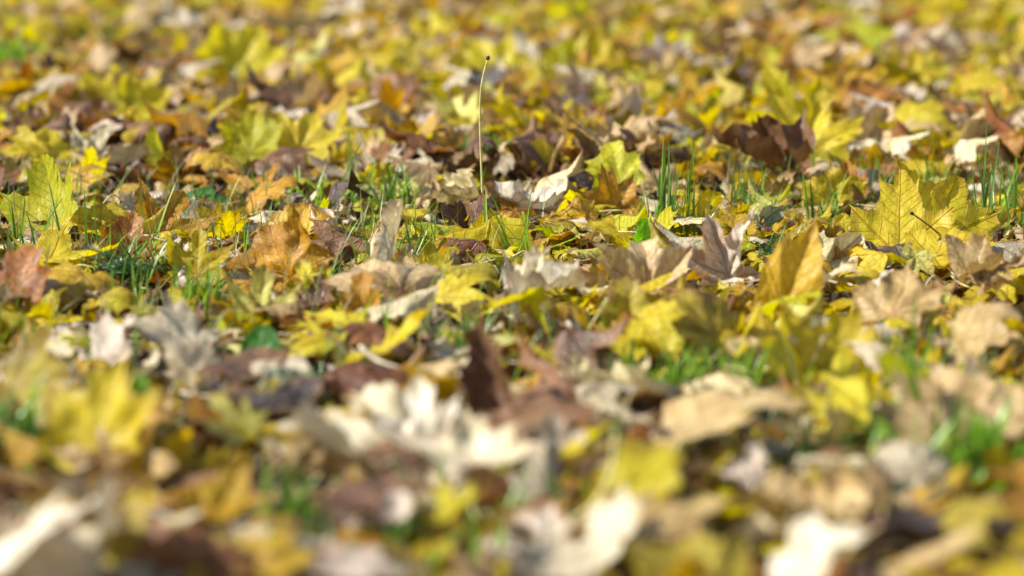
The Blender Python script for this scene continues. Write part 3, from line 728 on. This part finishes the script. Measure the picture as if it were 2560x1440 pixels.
hero((1240, 190), (1190, 100), 'yellow', 'stand', 'yellow leaf behind stalk tip', 'yellow blurry leaf far behind the tip of the tall thin stalk', face=.7, kind='broad', L=.085)
hero((590, 180), (650, 60), 'yellow', 'stand', 'yellow leaf near top left', 'tall yellow blurry leaf far behind near the top left', face=.7, kind='broad', L=.11)
hero((990, 265), (940, 200), 'brown', 'arch', 'brown leaf far centre', 'dark brown blurry leaf lying left of the tall thin stalk, far behind', face=.5, kind='broad', L=.08)
hero((520, 330), (480, 290), 'dark', 'tent', 'dark leaf at upper left', 'dark brown blurry leaf left of the bright lime yellow blurry leaf', face=.5, kind='broad', L=.06)
hero((1600, 225), (1560, 130), 'olive', 'cup', 'olive leaf far behind', 'shaded olive blurry leaf far behind right of the tall stalk', face=.6, kind='broad', L=.08)
hero((2010, 520), (2050, 565), 'tan', 'arch', 'tan arched leaf by the tuft', 'tan leaf arched over grass above the tall ochre leaf', face=.4, lean=-1, kind='broad', L=.05, z=.02)
hero((1560, 580), (1450, 560), 'yellow', 'flat', 'yellow scrap in the middle', 'bright yellow leaf lying left of the tall grass tuft foot', face=.4, kind='broad', L=.05)
hero((1470, 545), (1330, 560), 'ochre', 'wavy', 'golden leaf right of stalk', 'golden leaf lying below the bright cream upturned leaf', face=.5, kind='broad', L=.05)
print("heroes", len(HERO))

# ------------------------------------------------------------------ loose stalks
def stalk(name, pts, rad, mat, label, tip=None, group=None, seg=8, n=24):
    P = spline(pts, n)
    rr = [rad * (1.15 - 0.3 * i / n) for i in range(n + 1)]
    V, Fc = tube(P, rr, seg)
    o = obj_pydata(name, V, Fc, mat, None, P[0])
    meta(o, label, "leaf stalk", group)
    if tip:
        d = (P[-1] - P[-2]).normalized()
        tp = [P[-1] - d * .001, P[-1] + d * .0014, P[-1] + d * .003, P[-1] + d * .0045]
        V, Fc = tube([q - P[0] for q in tp], [tip * .7, tip * 1.15, tip, tip * .35], 8)
        obj_pydata("stem_tip", V, Fc, M_STEM_TIP, o)
    return o
g = ground(1213, 578, .012); Y = g.y; GUARD.append((g, (1213, 560)))
stalk("leaf_stalk", [g, at(1207, 500, Y), at(1204, 430, Y), at(1201, 350, Y), at(1200, 260, Y), at(1206, 200, Y), at(1219, 148, Y)], .0012, M_STEM_OLIVE,
      "tall thin straw-coloured stalk with dark tip standing upright above the leaves", tip=.0023)
g = ground(2415, 655, .01); Y = g.y
stalk("leaf_stalk", [g, at(2380, 615, Y - .01), at(2330, 570, Y - .03), at(2282, 535, Y - .04)], .0011, M_STEM_RED,
      "dark red brown stalk slanting in front of the big upright yellow leaf", tip=.0020)
Y = ground(1000, 900, .03).y
stalk("leaf_stalk", [at(900, 866, Y), at(935, 896, Y - .01), at(985, 918, Y - .02), at(1050, 927, Y - .02), at(1112, 920, Y - .01)], .0019, M_STEM_PALE,
      "pale curved stalk lying across the wide beige ridged leaf")
Y = ground(1470, 800, .02).y
stalk("leaf_stalk", [at(1285, 792, Y), at(1310, 772, Y), at(1345, 768, Y), at(1368, 785, Y), at(1376, 802, Y)], .0011, M_STEM_PALE,
      "small pale arched stalk above the torn cream scrap")
Y = ground(1510, 830, .02).y
stalk("leaf_stalk", [at(1465, 838, Y + .01), at(1490, 795, Y), at(1520, 745, Y - .01)], .0014, M_STEM_OLIVE,
      "straight straw stalk slanting up left of the olive leaf right of centre")
Y = ground(260, 640, .01).y
stalk("leaf_stalk", [at(202, 612, Y), at(212, 632, Y), at(240, 643, Y), at(275, 641, Y)], .0010, M_STEM_PALE,
      "thin white hooked stalk left of the feathery green yarrow")
Y = ground(175, 720, .03).y
Y = ground(180, 960, .05).y
stalk("leaf_stalk", [at(178, 912, Y), at(195, 940, Y), at(213, 965, Y)], .0022, M_STEM_PALE,
      "short pale stalk in front of the tall blurry golden leaf")
Y = ground(880, 655, .0).y
stalk("leaf_stalk", [at(872, 655, Y), at(905, 625, Y), at(930, 590, Y), at(937, 538, Y)], .0010, M_STEM_OLIVE,
      "thin straw stalk bending up left of the rolled upright cream leaf")
Y = ground(1250, 600, .0).y
stalk("leaf_stalk", [at(1252, 640, Y), at(1243, 590, Y), at(1235, 550, Y), at(1228, 522, Y)], .0009, M_STEM_PALE,
      "short pale stalk standing right of the foot of the tall stalk")
Y = ground(2325, 665, .0).y
stalk("leaf_stalk", [at(2325, 668, Y), at(2327, 640, Y), at(2330, 615, Y)], .0010, M_STEM_PALE,
      "short pinkish stalk standing in front of the big upright yellow leaf foot")
Y = ground(320, 440, .0).y
stalk("leaf_stalk", [at(294, 446, Y), at(318, 428, Y), at(348, 404, Y)], .0035, plain("grey_twig", (0.30, 0.25, 0.20), .8),
      "short grey twig lying on the leaves right of the upright lime leaf")
Y = ground(1620, 1200, .04).y
stalk("leaf_stalk", [at(1440, 1300, Y - .05), at(1490, 1260, Y - .02), at(1530, 1180, Y), at(1540, 1080, Y)], .0024, M_STEM_OLIVE,
      "blurry straw stalk curving up left of the yellow triangular lobe")

# ------------------------------------------------------------------ grass, herbs
def blade(base, hgt, az, lean, width, curl, seg=7, rs=random):
    """a grass blade as a creased strip"""
    V, Fc = [], []
    d = Vector((math.cos(az), math.sin(az), 0)); s = Vector((-math.sin(az), math.cos(az), 0))
    tw = rs.uniform(-.8, .8)
    p = Vector(base); ang = lean
    for i in range(seg + 1):
        t = i / seg
        w = width * (1 - t) ** 0.6 * (0.65 + 0.6 * min(1, t * 4)) * 0.5 + 0.00008
        dirv = (d * math.sin(ang) + Vector((0, 0, 1)) * math.cos(ang)).normalized()
        ss = (s * math.cos(tw * t) + d * math.sin(tw * t))
        nrm = dirv.cross(ss)
        V += [p - ss * w + nrm * w * .5, p.copy(), p + ss * w + nrm * w * .5]
        if i:
            b = 3 * i
            Fc += [(b - 3, b - 2, b + 1, b), (b - 2, b - 1, b + 2, b + 1)]
        p = p + dirv * (hgt / seg)
        ang += curl / seg
    return V, Fc

def tuft(px, py, n, hgt, spread, label, mat=None, wid=.0018, lean=.35, z=.010, short="", curl=.8):
    g = ground(px, py, z)
    root = bpy.data.objects.new("grass_tuft", None); col.objects.link(root)
    root.location = g; root.empty_display_size = .02
    meta(root, label, "grass tuft", "green grass tufts")
    rr = random.Random(int(px * 3 + py))
    if py > 900: wid = min(wid, .0024) if wid < .0045 else wid * .8
    if py < 450: root.location.z += .014
    for i in range(min(64, int(n * (1.8 if py > 900 or py < 450 else 1.5)))):
        b = Vector((rr.gauss(0, spread), rr.gauss(0, spread * .7), -0.004))
        V, Fc = blade(b, hgt * (1.75 if 450 < py < 700 else 1.3) * rr.uniform(.35, 1.0), rr.uniform(0, 6.28), abs(rr.gauss(0, lean)), wid * 1.9 * rr.uniform(.7, 1.3), rr.uniform(-.2, curl), rs=rr)
        obj_pydata("grass_blade", V, Fc, mat or (M_GRASS if rr.random() < .75 else M_GRASS_B), root)
    if short: HERO.append((g, .03, short, proj(g)))
    for q in (.0, .35):
        gp = g + Vector((0, 0, hgt * q + .004)); GUARD.append((gp, proj(gp)))
    return root

tuft(1672, 610, 16, .085, .013, "tall dark green grass tuft standing between the beige and pinkish leaves", lean=.12, short="tall grass tuft", curl=.3)
tuft(1725, 598, 12, .055, .010, "shorter grass tuft right beside the tall dark green grass tuft", lean=.5)
tuft(1620, 560, 9, .055, .018, "sparse grass tuft with arching blades left of the tall dark green tuft", lean=.55)
tuft(1870, 545, 26, .045, .020, "low spreading grass tuft behind the big pinkish veined leaf", lean=.7, wid=.0014)
tuft(320, 690, 24, .042, .016, "bright grass tuft growing through the yarrow at left", lean=.45, short="grass in the yarrow")
tuft(345, 640, 7, .075, .010, "thin long grass blades rising behind the yarrow", lean=.3)
tuft(495, 765, 30, .040, .014, "bright green grass tuft below the yellow leaf with grass shadows", mat=M_GRASS_B, lean=.25, short="bright grass tuft at left")
tuft(65, 640, 14, .055, .025, "thin grass blades in front of the upright lime leaf at left", lean=.3)
tuft(955, 660, 16, .045, .016, "thin grass around the foot of the rolled upright cream leaf", lean=.4, wid=.0012)
tuft(1060, 640, 20, .042, .010, "fine grass tuft right of the rolled upright cream leaf", lean=.35, wid=.0011)
tuft(2480, 590, 12, .080, .020, "tall thin grass tuft close to the right edge", lean=.35)
tuft(2170, 480, 22, .050, .030, "blurry grass tuft behind the left of the big upright yellow leaf", lean=.45)
tuft(2350, 500, 12, .060, .030, "thin grass rising behind the big upright yellow leaf", lean=.3)
tuft(2060, 560, 12, .050, .012, "arching grass blades above the tall ochre leaf", lean=.6, curl=1.6)
tuft(2550, 560, 20, .055, .015, "dense grass tuft cut by the right edge", lean=.5)
tuft(980, 510, 26, .045, .022, "dark green blurry grass behind the rolled upright leaf", lean=.5, wid=.0022)
tuft(750, 505, 30, .035, .030, "low blurry grass patch behind the dark brown tent-shaped leaf", lean=.8, mat=M_GRASS_B, wid=.0026)
tuft(870, 500, 6, .075, .03, "few tall blurry grass blades left of the rolled leaf", lean=.15)
tuft(1210, 425, 40, .045, .022, "dense dark green blurry tuft right beside the tall thin stalk", lean=.8, wid=.0040, short="dense tuft by the stalk")
tuft(1950, 640, 20, .030, .016, "fine grass between the pinkish leaf and tall ochre leaf", lean=.8, wid=.001)
tuft(1660, 950, 14, .040, .016, "green grass below the light yellow drooping lobe", lean=.8, mat=M_GRASS_B, wid=.0026)
tuft(1810, 950, 24, .040, .028, "green blurry grass clump left of the big blurry yellow leaf", lean=.9, wid=.0028, mat=M_GRASS_B, short="grass clump right of centre")
tuft(2280, 1010, 7, .080, .008, "long green blade clump right of the big blurry yellow leaf", lean=.25, wid=.0032, mat=M_GRASS_B)
tuft(2290, 1150, 10, .055, .030, "green blurry grass clump below the beige leaf at right", lean=.7, wid=.0034)
tuft(50, 1130, 44, .055, .022, "dense green clump at the left edge below the tan yellow leaf", lean=.9, wid=.0045, short="green clump at left edge")
tuft(720, 1290, 16, .040, .012, "blurry green grass tuft right of the golden orange blurry leaf", lean=.35, wid=.003)
tuft(700, 1420, 18, .035, .035, "blurry green grass at the bottom left of centre", lean=.6, wid=.003)
tuft(1090, 1380, 16, .035, .030, "blurry green grass at the bottom centre", lean=.6, wid=.003)
tuft(1300, 1280, 15, .040, .025, "blurry green grass in front of the beige cupped leaf", lean=.5, wid=.003, mat=M_GRASS_B)
tuft(1500, 1190, 10, .040, .012, "green grass right of the beige cupped leaf", lean=.5, wid=.003)
tuft(2010, 1140, 9, .040, .030, "dull green grass in front of the long tan leaf", lean=.5, wid=.003)
tuft(20, 185, 40, .075, .035, "bright green blurry grass clump at the upper left edge", lean=.8, wid=.008, mat=M_GRASS_B)
tuft(560, 20, 30, .080, .05, "bright green blurry grass at the top edge left of centre", lean=.7, wid=.008, mat=M_GRASS_B)
tuft(770, 1010, 22, .030, .012, "dark green grass behind the grey green rolled leaf", lean=.8, wid=.002)
tuft(1160, 880, 18, .040, .012, "green grass left behind the tall brown leaf", lean=.5, wid=.002)
tuft(1290, 640, 12, .060, .012, "long arching green blades right of the tall stalk foot", lean=.9, wid=.0018, mat=M_GRASS_B)

def frond(base, L, az, pitch, rs):
    """one feathery yarrow leaf: midrib and two rows of tiny leaflets"""
    V, Fc = [], []
    d = Vector((math.cos(az) * math.cos(pitch), math.sin(az) * math.cos(pitch), math.sin(pitch)))
    s = d.cross(Vector((0, 0, 1))).normalized(); nrm = s.cross(d)
    p = Vector(base); n = 26; pts = []
    for i in range(n + 1):
        pts.append(p.copy()); d2 = (d + Vector((0, 0, -0.9 * (i / n) ** 1.5))).normalized(); p = p + d2 * L / n
    tv, tf = tube(pts, [.00045] * (n + 1), 4); V += tv; Fc += tf
    for i in range(3, n + 1):
        w = L * 0.16 * math.sin(math.pi * (0.15 + 0.8 * i / n)) + .0006
        for sg in (-1, 1):
            for kk in range(3):
                b = len(V); a = pts[i]
                e = a + s * sg * w * rs.uniform(.7, 1.1) + nrm * w * rs.uniform(-.2, .8) * (kk - .6) + d * w * rs.uniform(.1, .8)
                q = Vector((rs.uniform(-1, 1), rs.uniform(-1, 1), rs.uniform(-1, 1))).normalized() * .0005
                V += [a - q, a + q, e + q * .4, e - q * .4]; Fc.append((b, b + 1, b + 2, b + 3))
    return V, Fc
def yarrow(px, py, n, L, label, short=""):
    g = ground(px, py, .012); L *= 1.4; rr = random.Random(int(px))
    root = bpy.data.objects.new("yarrow_plant", None); col.objects.link(root); root.location = g
    meta(root, label, "yarrow")
    for i in range(n):
        V, Fc = frond((rr.gauss(0, .006), rr.gauss(0, .005), 0), L * rr.uniform(.6, 1.1), rr.uniform(0, 6.28), rr.uniform(.4, 1.2), rr)
        obj_pydata("feathery_leaf", V, Fc, M_YARROW, root)
    if short: HERO.append((g, .03, short, proj(g)))
    gp = g + Vector((0, 0, .006)); GUARD.append((gp, proj(gp)))
yarrow(325, 705, 14, .042, "green feathery yarrow rosette between yellow leaves at left", "green feathery yarrow")
yarrow(460, 700, 4, .022, "tiny feathery yarrow sprig left of the yellow leaf's stalk")
yarrow(1910, 650, 6, .026, "small feathery yarrow sprig left of the tall ochre leaf")

def green_plant(px, py, specs, label, cat="green plant", name="weed_plant", z=0.0):
    g = ground(px, py, z)
    root = bpy.data.objects.new(name, None); col.objects.link(root); root.location = g
    meta(root, label, cat)
    for i, (ax, up, L, kd) in enumerate(specs):
        rs = np.random.RandomState(int(px) + i)
        tpl = leaf_template('oval', 48, 6, int(px) + i, crumple=.05, kx=.8, ky=-.7)
        axis = Vector((math.sin(ax), math.cos(ax) * .6, up))
        Mx = frame(axis, Vector((0, -.6, .6)))
        V = tpl['V'] * L @ Mx.T + np.array([math.sin(ax) * .004, 0, .003])
        c, th = tint(tpl, 'green' if kd < 1 else 'leafgreen', rs)
        c[:, :3] *= min(1.1, max(.7, kd if kd < 1 else kd / 2))
        me = mesh_from("plant_leaf", V, tpl['F'], tpl['uv'] * np.array([.3, 1]), c, th, M_LEAF)
        o = bpy.data.objects.new("plant_leaf", me); col.objects.link(o); o.parent = root
green_plant(645, 935, [(0.2, 2.5, .046, .8), (-.9, 1.0, .03, .9)], "dark green glossy leaf standing upright between yellow leaves left of centre")
green_plant(500, 520, [(.2, .8, .04, .6), (1.3, .5, .035, .7), (-1.0, .7, .035, .6)], "dark green blurry broadleaf plant behind the two-pointed ochre leaf")
green_plant(300, 330, [(0, 1.5, .035, .55)], "single dark green blurry leaf at the upper left")
tuft(2400, 1200, 16, .060, .020, "bright green broad-bladed grass in the right foreground", mat=M_GRASS_B, wid=.0062, lean=.8)
tuft(2500, 1195, 12, .062, .012, "bright green broad grass at the right edge of the foreground", mat=M_GRASS_B, wid=.0066, lean=.6)
tuft(2280, 1110, 9, .060, .014, "green broad blades in front of the beige leaf at right", mat=M_GRASS_B, wid=.0050, lean=.5)
green_plant(350, 1000, [(0, 2.0, .018, 1.8)], "tiny bright green leaf in front of the tall blurry golden leaf", z=.06)
hero((1608, 645), (1612, 545), 'leafgreen', 'roll', 'narrow lime leaf', 'narrow lime green leaf standing left of the tall grass tuft foot', kind='oval', face=.9, k=1.02, n=40, rings=5, name='plant_leaf', cat='green leaf')
green_plant(765, 600, [(-.6, .6, .014, 2.0), (.5, .7, .014, 2.0)], "tiny pale green seedling left of the dark brown tent-shaped leaf")
green_plant(85, 1150, [(-.8, 1.2, .03, 1.4), (.6, 1.0, .03, 1.5), (1.6, .8, .028, 1.3)], "small green clover-like plant at the left edge of the foreground")

# ------------------------------------------------------------------ the other leaves of the near carpet: each one its own object
def wchoice(d, rr):
    ks = list(d); w = [d[k] for k in ks]
    return rr.choices(ks, w)[0]
NEAR = {'yellow': 24, 'paleyellow': 5, 'olive': 8, 'gold': 5, 'ochre': 13, 'orange': 5, 'rust': 4, 'brown': 8, 'dark': 5, 'tan': 14, 'cream': 18, 'pink': 8, 'grey': 5, 'lime': 6}
FARP = {'yellow': 26, 'paleyellow': 5, 'olive': 12, 'gold': 5, 'ochre': 14, 'orange': 5, 'rust': 4, 'brown': 9, 'dark': 3, 'tan': 30, 'cream': 4, 'pink': 3, 'grey': 5, 'lime': 4}
CNAME = {'gold': 'golden', 'leafgreen': 'green', 'yellow': 'yellow', 'paleyellow': 'pale yellow', 'olive': 'olive yellow', 'gold': 5, 'ochre': 'ochre', 'orange': 'orange brown', 'rust': 'rusty brown', 'brown': 'brown', 'dark': 'dark brown',
         'tan': 'tan', 'cream': 'cream', 'pink': 'pinkish beige', 'grey': 'greyish beige', 'lime': 'lime yellow', 'sage': 'grey green'}
SWORD = {'flat': 'flat', 'wavy': 'wavy', 'cup': 'cupped', 'droop': 'drooping', 'folded': 'folded', 'tent': 'bent', 'roll': 'rolled', 'arch': 'arched', 'crumpled': 'crumpled', 'stand': 'upturned'}
rr = random.Random(99)
used = {h[2] for h in HERO}
pts = [(h[0].x, h[0].y) for h in HERO]
heroes_px = [(h[3], h[2]) for h in HERO]
N_IND = 300 - sum(1 for o in col.objects if o.name.startswith("maple_leaf"))
labels = set(o.get('label') for o in col.objects)
made = 0; tries = 0
def rel(p, q):
    dx, dy = p[0] - q[0], (p[1] - q[1]) * 1.6
    if abs(dx) > abs(dy):
        return "right of" if dx > 0 else "left of"
    return "in front of" if dy > 0 else "behind"
def filler_label(c, shape, size, pp):
    near = sorted(heroes_px, key=lambda h: (h[0][0] - pp[0]) ** 2 + 2.5 * (h[0][1] - pp[1]) ** 2)
    sz = "small" if size < .043 else ("large" if size > .062 else "")
    head = f"{sz} {SWORD[shape]} {CNAME[c]} leaf".strip()
    for q, s in near[:3]:
        l = f"{head} {rel(pp, q)} the {s}"
        if l not in labels and len(l.split()) <= 15:
            return l
    for a in range(3):
        for b in range(a + 1, 5):
            l = f"{CNAME[c]} leaf {rel(pp, near[a][0])} the {near[a][1]}, {rel(pp, near[b][0])} the {near[b][1]}"
            if l not in labels and len(l.split()) <= 16:
                return l
    return head + f" near the {near[0][1]}"
while made < N_IND and tries < 20000:
    tries += 1
    # even cover of the ground seen from the bottom edge to just behind the focused band
    yy = 1.50 + (3.45 - 1.50) * rr.random()
    wid = yy * 0.2118
    if rr.random() > yy / 3.45: continue
    xx = rr.uniform(-wid * 1.06, wid * 1.06)
    md = 0.066 if tries < 9000 else 0.045
    if any((xx - a) ** 2 + (yy - b) ** 2 < md * md for a, b in pts[len(HERO):]): continue
    if any((xx - a) ** 2 + (yy - b) ** 2 < (.035 if tries < 9000 else .02) ** 2 for a, b in pts[:len(HERO)]): continue
    pts.append((xx, yy))
    c = wchoice(NEAR, rr)
    shape = rr.choices(['flat', 'wavy', 'cup', 'droop', 'folded', 'tent', 'roll', 'arch', 'crumpled', 'stand'], [24, 26, 8, 12, 5, 7, 6, 9, 9, 1])[0]
    seed = 5000 + made
    rs = np.random.RandomState(seed)
    size = rr.uniform(.034, .070)
    tilt = abs(rr.gauss(0, R(12)))
    if shape == 'stand': tilt = rr.uniform(R(30), R(60))
    az = rr.uniform(0, 6.28); axis = Vector((math.cos(az) * math.cos(tilt), math.sin(az) * math.cos(tilt), math.sin(tilt)))
    pref = Vector((rr.gauss(0, .18), rr.gauss(0, .18), 1 if rr.random() < .6 else -1))
    kind = rr.choices(['maple', 'broad', 'kite', 'oval'], [30, 34, 26, 10])[0]
    tpl = leaf_template(kind, 84, 7, seed, tear=rr.choice([0, 0, .10, .18, .28]), **{k: v for k, v in SHAPES[shape].items()})
    g0 = gh(xx, yy)
    st = 1.0 if rr.random() < .38 else None
    Mf = frame(axis, pref); rest = g0 + rr.uniform(-.004, .008)
    W_ = tpl['V'] * size @ Mf.T; W_ = W_ + np.array([xx, yy, rest - W_[:, 2].min()])
    pr = np.array([proj(q) for q in W_[::6]])
    x0, x1, y0, y1 = pr[:, 0].min(), pr[:, 0].max(), pr[:, 1].min(), pr[:, 1].max()
    if any(h[0].y > yy and x0 - 8 < h[1][0] < x1 + 8 and y0 < h[1][1] + 12 and h[1][1] < y1 for h in GUARD):
        pts.pop(); continue
    o, J = leaf_object(tpl, size, (xx, yy, 0), Mf, c, rs, stem=st, rest=rest)
    cen = Vector((tpl['V'] * size @ frame(axis, pref).T).mean(0)) + J
    l = filler_label(c, shape, size, proj(cen))
    labels.add(l)
    meta(o, l, "maple leaf", "fallen maple leaves")
    made += 1
print("filler leaves", made)

# ------------------------------------------------------------------ uncounted masses: far carpet, crumbled litter, thin grass
TP_HI = [leaf_template(random.choice(['maple', 'broad', 'kite', 'broad']), 64, 4, 9000 + i, **SHAPES[s]) for i, s in enumerate(['flat', 'wavy', 'cup', 'droop', 'tent', 'arch', 'crumpled', 'stand', 'wavy', 'droop', 'roll', 'folded', 'wavy', 'cup'])]
TP_LO = [leaf_template(random.choice(['maple', 'broad', 'kite', 'broad']), 40, 3, 9500 + i, **SHAPES[s]) for i, s in enumerate(['flat', 'wavy', 'cup', 'droop', 'tent', 'arch', 'crumpled', 'stand', 'wavy', 'droop', 'roll', 'folded'])]
class Mass:
    def __init__(s): s.V, s.F, s.uv, s.c, s.t, s.n = [], [], [], [], [], 0
    def add(s, tpl, size, J, M, colour, rs, rest=None):
        V = tpl['V'] * size @ M.T
        J = np.array(J, float)
        if rest is not None: J[2] = rest - V[:, 2].min()
        c, t = tint(tpl, colour, rs, fine=False)
        s.V.append(V + J); s.F.append(np.where(tpl['F'] >= 0, tpl['F'] + s.n, -1)); s.uv.append(tpl['uv']); s.c.append(c); s.t.append(t); s.n += len(V)
    def build(s, name, label, cat):
        me = mesh_from(name, np.concatenate(s.V), np.concatenate(s.F), np.concatenate(s.uv), np.concatenate(s.c), np.concatenate(s.t), M_LEAF)
        o = bpy.data.objects.new(name, me); col.objects.link(o)
        meta(o, label, cat, None, "stuff"); return o
def rnd_frame(rr, sg):
    tilt = rr.gauss(0, sg if sg < R(11.5) or rr.random() < .86 else 3 * sg); az = rr.uniform(0, 6.28)
    axis = Vector((math.cos(az) * math.cos(tilt), math.sin(az) * math.cos(tilt), abs(math.sin(tilt))))
    return frame(axis, Vector((rr.gauss(0, 1.1 * sg), rr.gauss(0, 1.1 * sg), 1 if rr.random() < .6 else -1)))
far = Mass(); rs = np.random.RandomState(5)
rr = random.Random(4)
hp = [(h[0].x, h[0].y) for h in GUARD if h[0].y > 3.2]
def scatter(n, y0, y1, tps, mass, size, pal, sg, lift):
    k = 0
    while k < n:
        y = rr.uniform(y0, y1); wid = y * 0.2118 + .35
        if rr.random() > wid / (y1 * .2118 + .35): continue
        x = rr.uniform(-wid, wid)
        k += 1
        if any((x - a) ** 2 + ((y - b + .05) * .42) ** 2 < .034 ** 2 for a, b in hp): continue
        dn = noise.noise(Vector((x * 2.1 + 7, y * 1.3, 5.0))) + .5 * noise.noise(Vector((x * 5 + 7, y * 3, 8.0)))
        if dn > .12 and rr.random() < .6: cc = rr.choice(['yellow', 'yellow', 'olive', 'gold', 'lime'])
        elif dn < -.14 and rr.random() < .55: cc = rr.choice(['brown', 'tan', 'orange', 'tan', 'grey', 'rust', 'ochre', 'brown'])
        else: cc = wchoice(pal, rr)
        mass.add(rr.choice(tps), rr.uniform(*size), (x, y, 0), rnd_frame(rr, sg), cc, rs, rest=gh(x, y) + rr.uniform(*lift))
scatter(2500, 3.35, 5.4, TP_HI, far, (.045, .080), FARP, R(12), (-.004, .03))
scatter(3200, 5.4, 9.2, TP_LO, far, (.060, .098), FARP, R(10), (-.004, .03))
scatter(800, 9.2, 11.5, TP_LO, far, (.05, .09), FARP, R(28), (-.004, .03))
# the carpet goes on beside the picture too
for s in (-1, 1):
    k = 0
    while k < 260:
        y = rr.uniform(1.3, 3.6); wid = y * .2118
        x = s * (wid * 1.08 + rr.uniform(0.02, .5)); k += 1
        far.add(rr.choice(TP_HI), rr.uniform(.04, .075), (x, y, 0), rnd_frame(rr, R(18)), wchoice(NEAR, rr), rs, rest=gh(x, y) + rr.uniform(0, .02))
scatter(2000, 1.4, 3.5, TP_HI, far, (.034, .066), NEAR, R(11), (-.013, .001))
far.build("fallen_leaves", "carpet of yellow, tan and brown fallen leaves fading out of focus behind", "leaf carpet")

# crumbled bits of leaf under and between the whole leaves
lit = Mass()
BIT = [leaf_template(random.choice(['oval', 'broad', 'narrow', 'maple']), 20, 3, 9900 + i, crumple=.28, kx=random.uniform(-2, 3), ky=random.uniform(-2, 2), tear=.3) for i in range(16)]
LITP = {'yellow': 14, 'gold': 5, 'ochre': 14, 'orange': 10, 'rust': 12, 'brown': 16, 'dark': 8, 'tan': 14, 'cream': 10, 'pink': 10, 'olive': 8}
k = 0
while k < 4200:
    y = rr.uniform(1.35, 5.0); wid = y * .2118 + .15
    if rr.random() > wid / 1.21: continue
    x = rr.uniform(-wid, wid); k += 1
    lit.add(rr.choice(BIT), rr.uniform(.008, .030), (x, y, 0), rnd_frame(rr, R(26)), wchoice(LITP, rr), rs, rest=gh(x, y) + rr.uniform(-.004, .012))
lit.build("leaf_litter", "crumbled scraps of dry leaves filling the gaps between whole leaves", "leaf litter")

def mass_strips(name, mats, items, label, cat):
    V, Fc, mi = [], [], []
    for (v, f, m) in items:
        b = len(V); V += [tuple(q) for q in v]; Fc += [tuple(i + b for i in q) for q in f]; mi += [m] * len(f)
    me = bpy.data.meshes.new(name); me.from_pydata(V, [], Fc)
    for m in mats: me.materials.append(m)
    me.polygons.foreach_set('material_index', mi); me.polygons.foreach_set('use_smooth', [True] * len(Fc))
    o = bpy.data.objects.new(name, me); col.objects.link(o); meta(o, label, cat, None, "stuff")
items = []
def green_noise(x, y): return noise.noise(Vector((x * 1.7 + 4, y * 1.1, 2)))
k = 0
while k < 13000:
    y = rr.uniform(1.4, 9.0); wid = y * .2118 + .25
    if rr.random() > wid / 2.16: continue
    x = rr.uniform(-wid, wid)
    if green_noise(x, y) + rr.gauss(0, .14) < .10: continue
    k += 1
    v, f = blade((x, y, gh(x, y) + .004), rr.uniform(.02, .075), rr.uniform(0, 6.28), abs(rr.gauss(0, .5)), rr.uniform(.0009, .0023) * (1 if y < 5 else 2.2), rr.uniform(-.2, 1.2), seg=4, rs=rr)
    items.append((v, f, rr.choices([0, 1, 2], [5, 3, 3])[0]))
mass_strips("grass", [M_GRASS, M_GRASS_B, M_GRASS_D], items, "thin green grass growing up between the fallen leaves", "grass")
items = []
for k in range(1500):
    y = rr.uniform(1.4, 6.0); wid = y * .2118 + .1; x = rr.uniform(-wid, wid)
    z = gh(x, y) + rr.uniform(.003, .022); a = rr.uniform(0, 6.28); L_ = rr.uniform(.02, .07)
    P = [Vector((x, y, z))]
    for i in range(3):
        a += rr.gauss(0, .35); P.append(P[-1] + Vector((math.cos(a), math.sin(a), rr.gauss(0, .18))) * L_ / 3)
    v, f = tube(spline(P, 6), [rr.uniform(.0006, .0011)] * 7, 4)
    items.append((v, f, rr.choices([0, 1, 2], [4, 3, 3])[0]))
mass_strips("loose_stems", [M_STEM_PALE, M_STEM_OLIVE, M_STEM_RED], items, "thin loose leaf stalks scattered all over the litter", "leaf stalks")
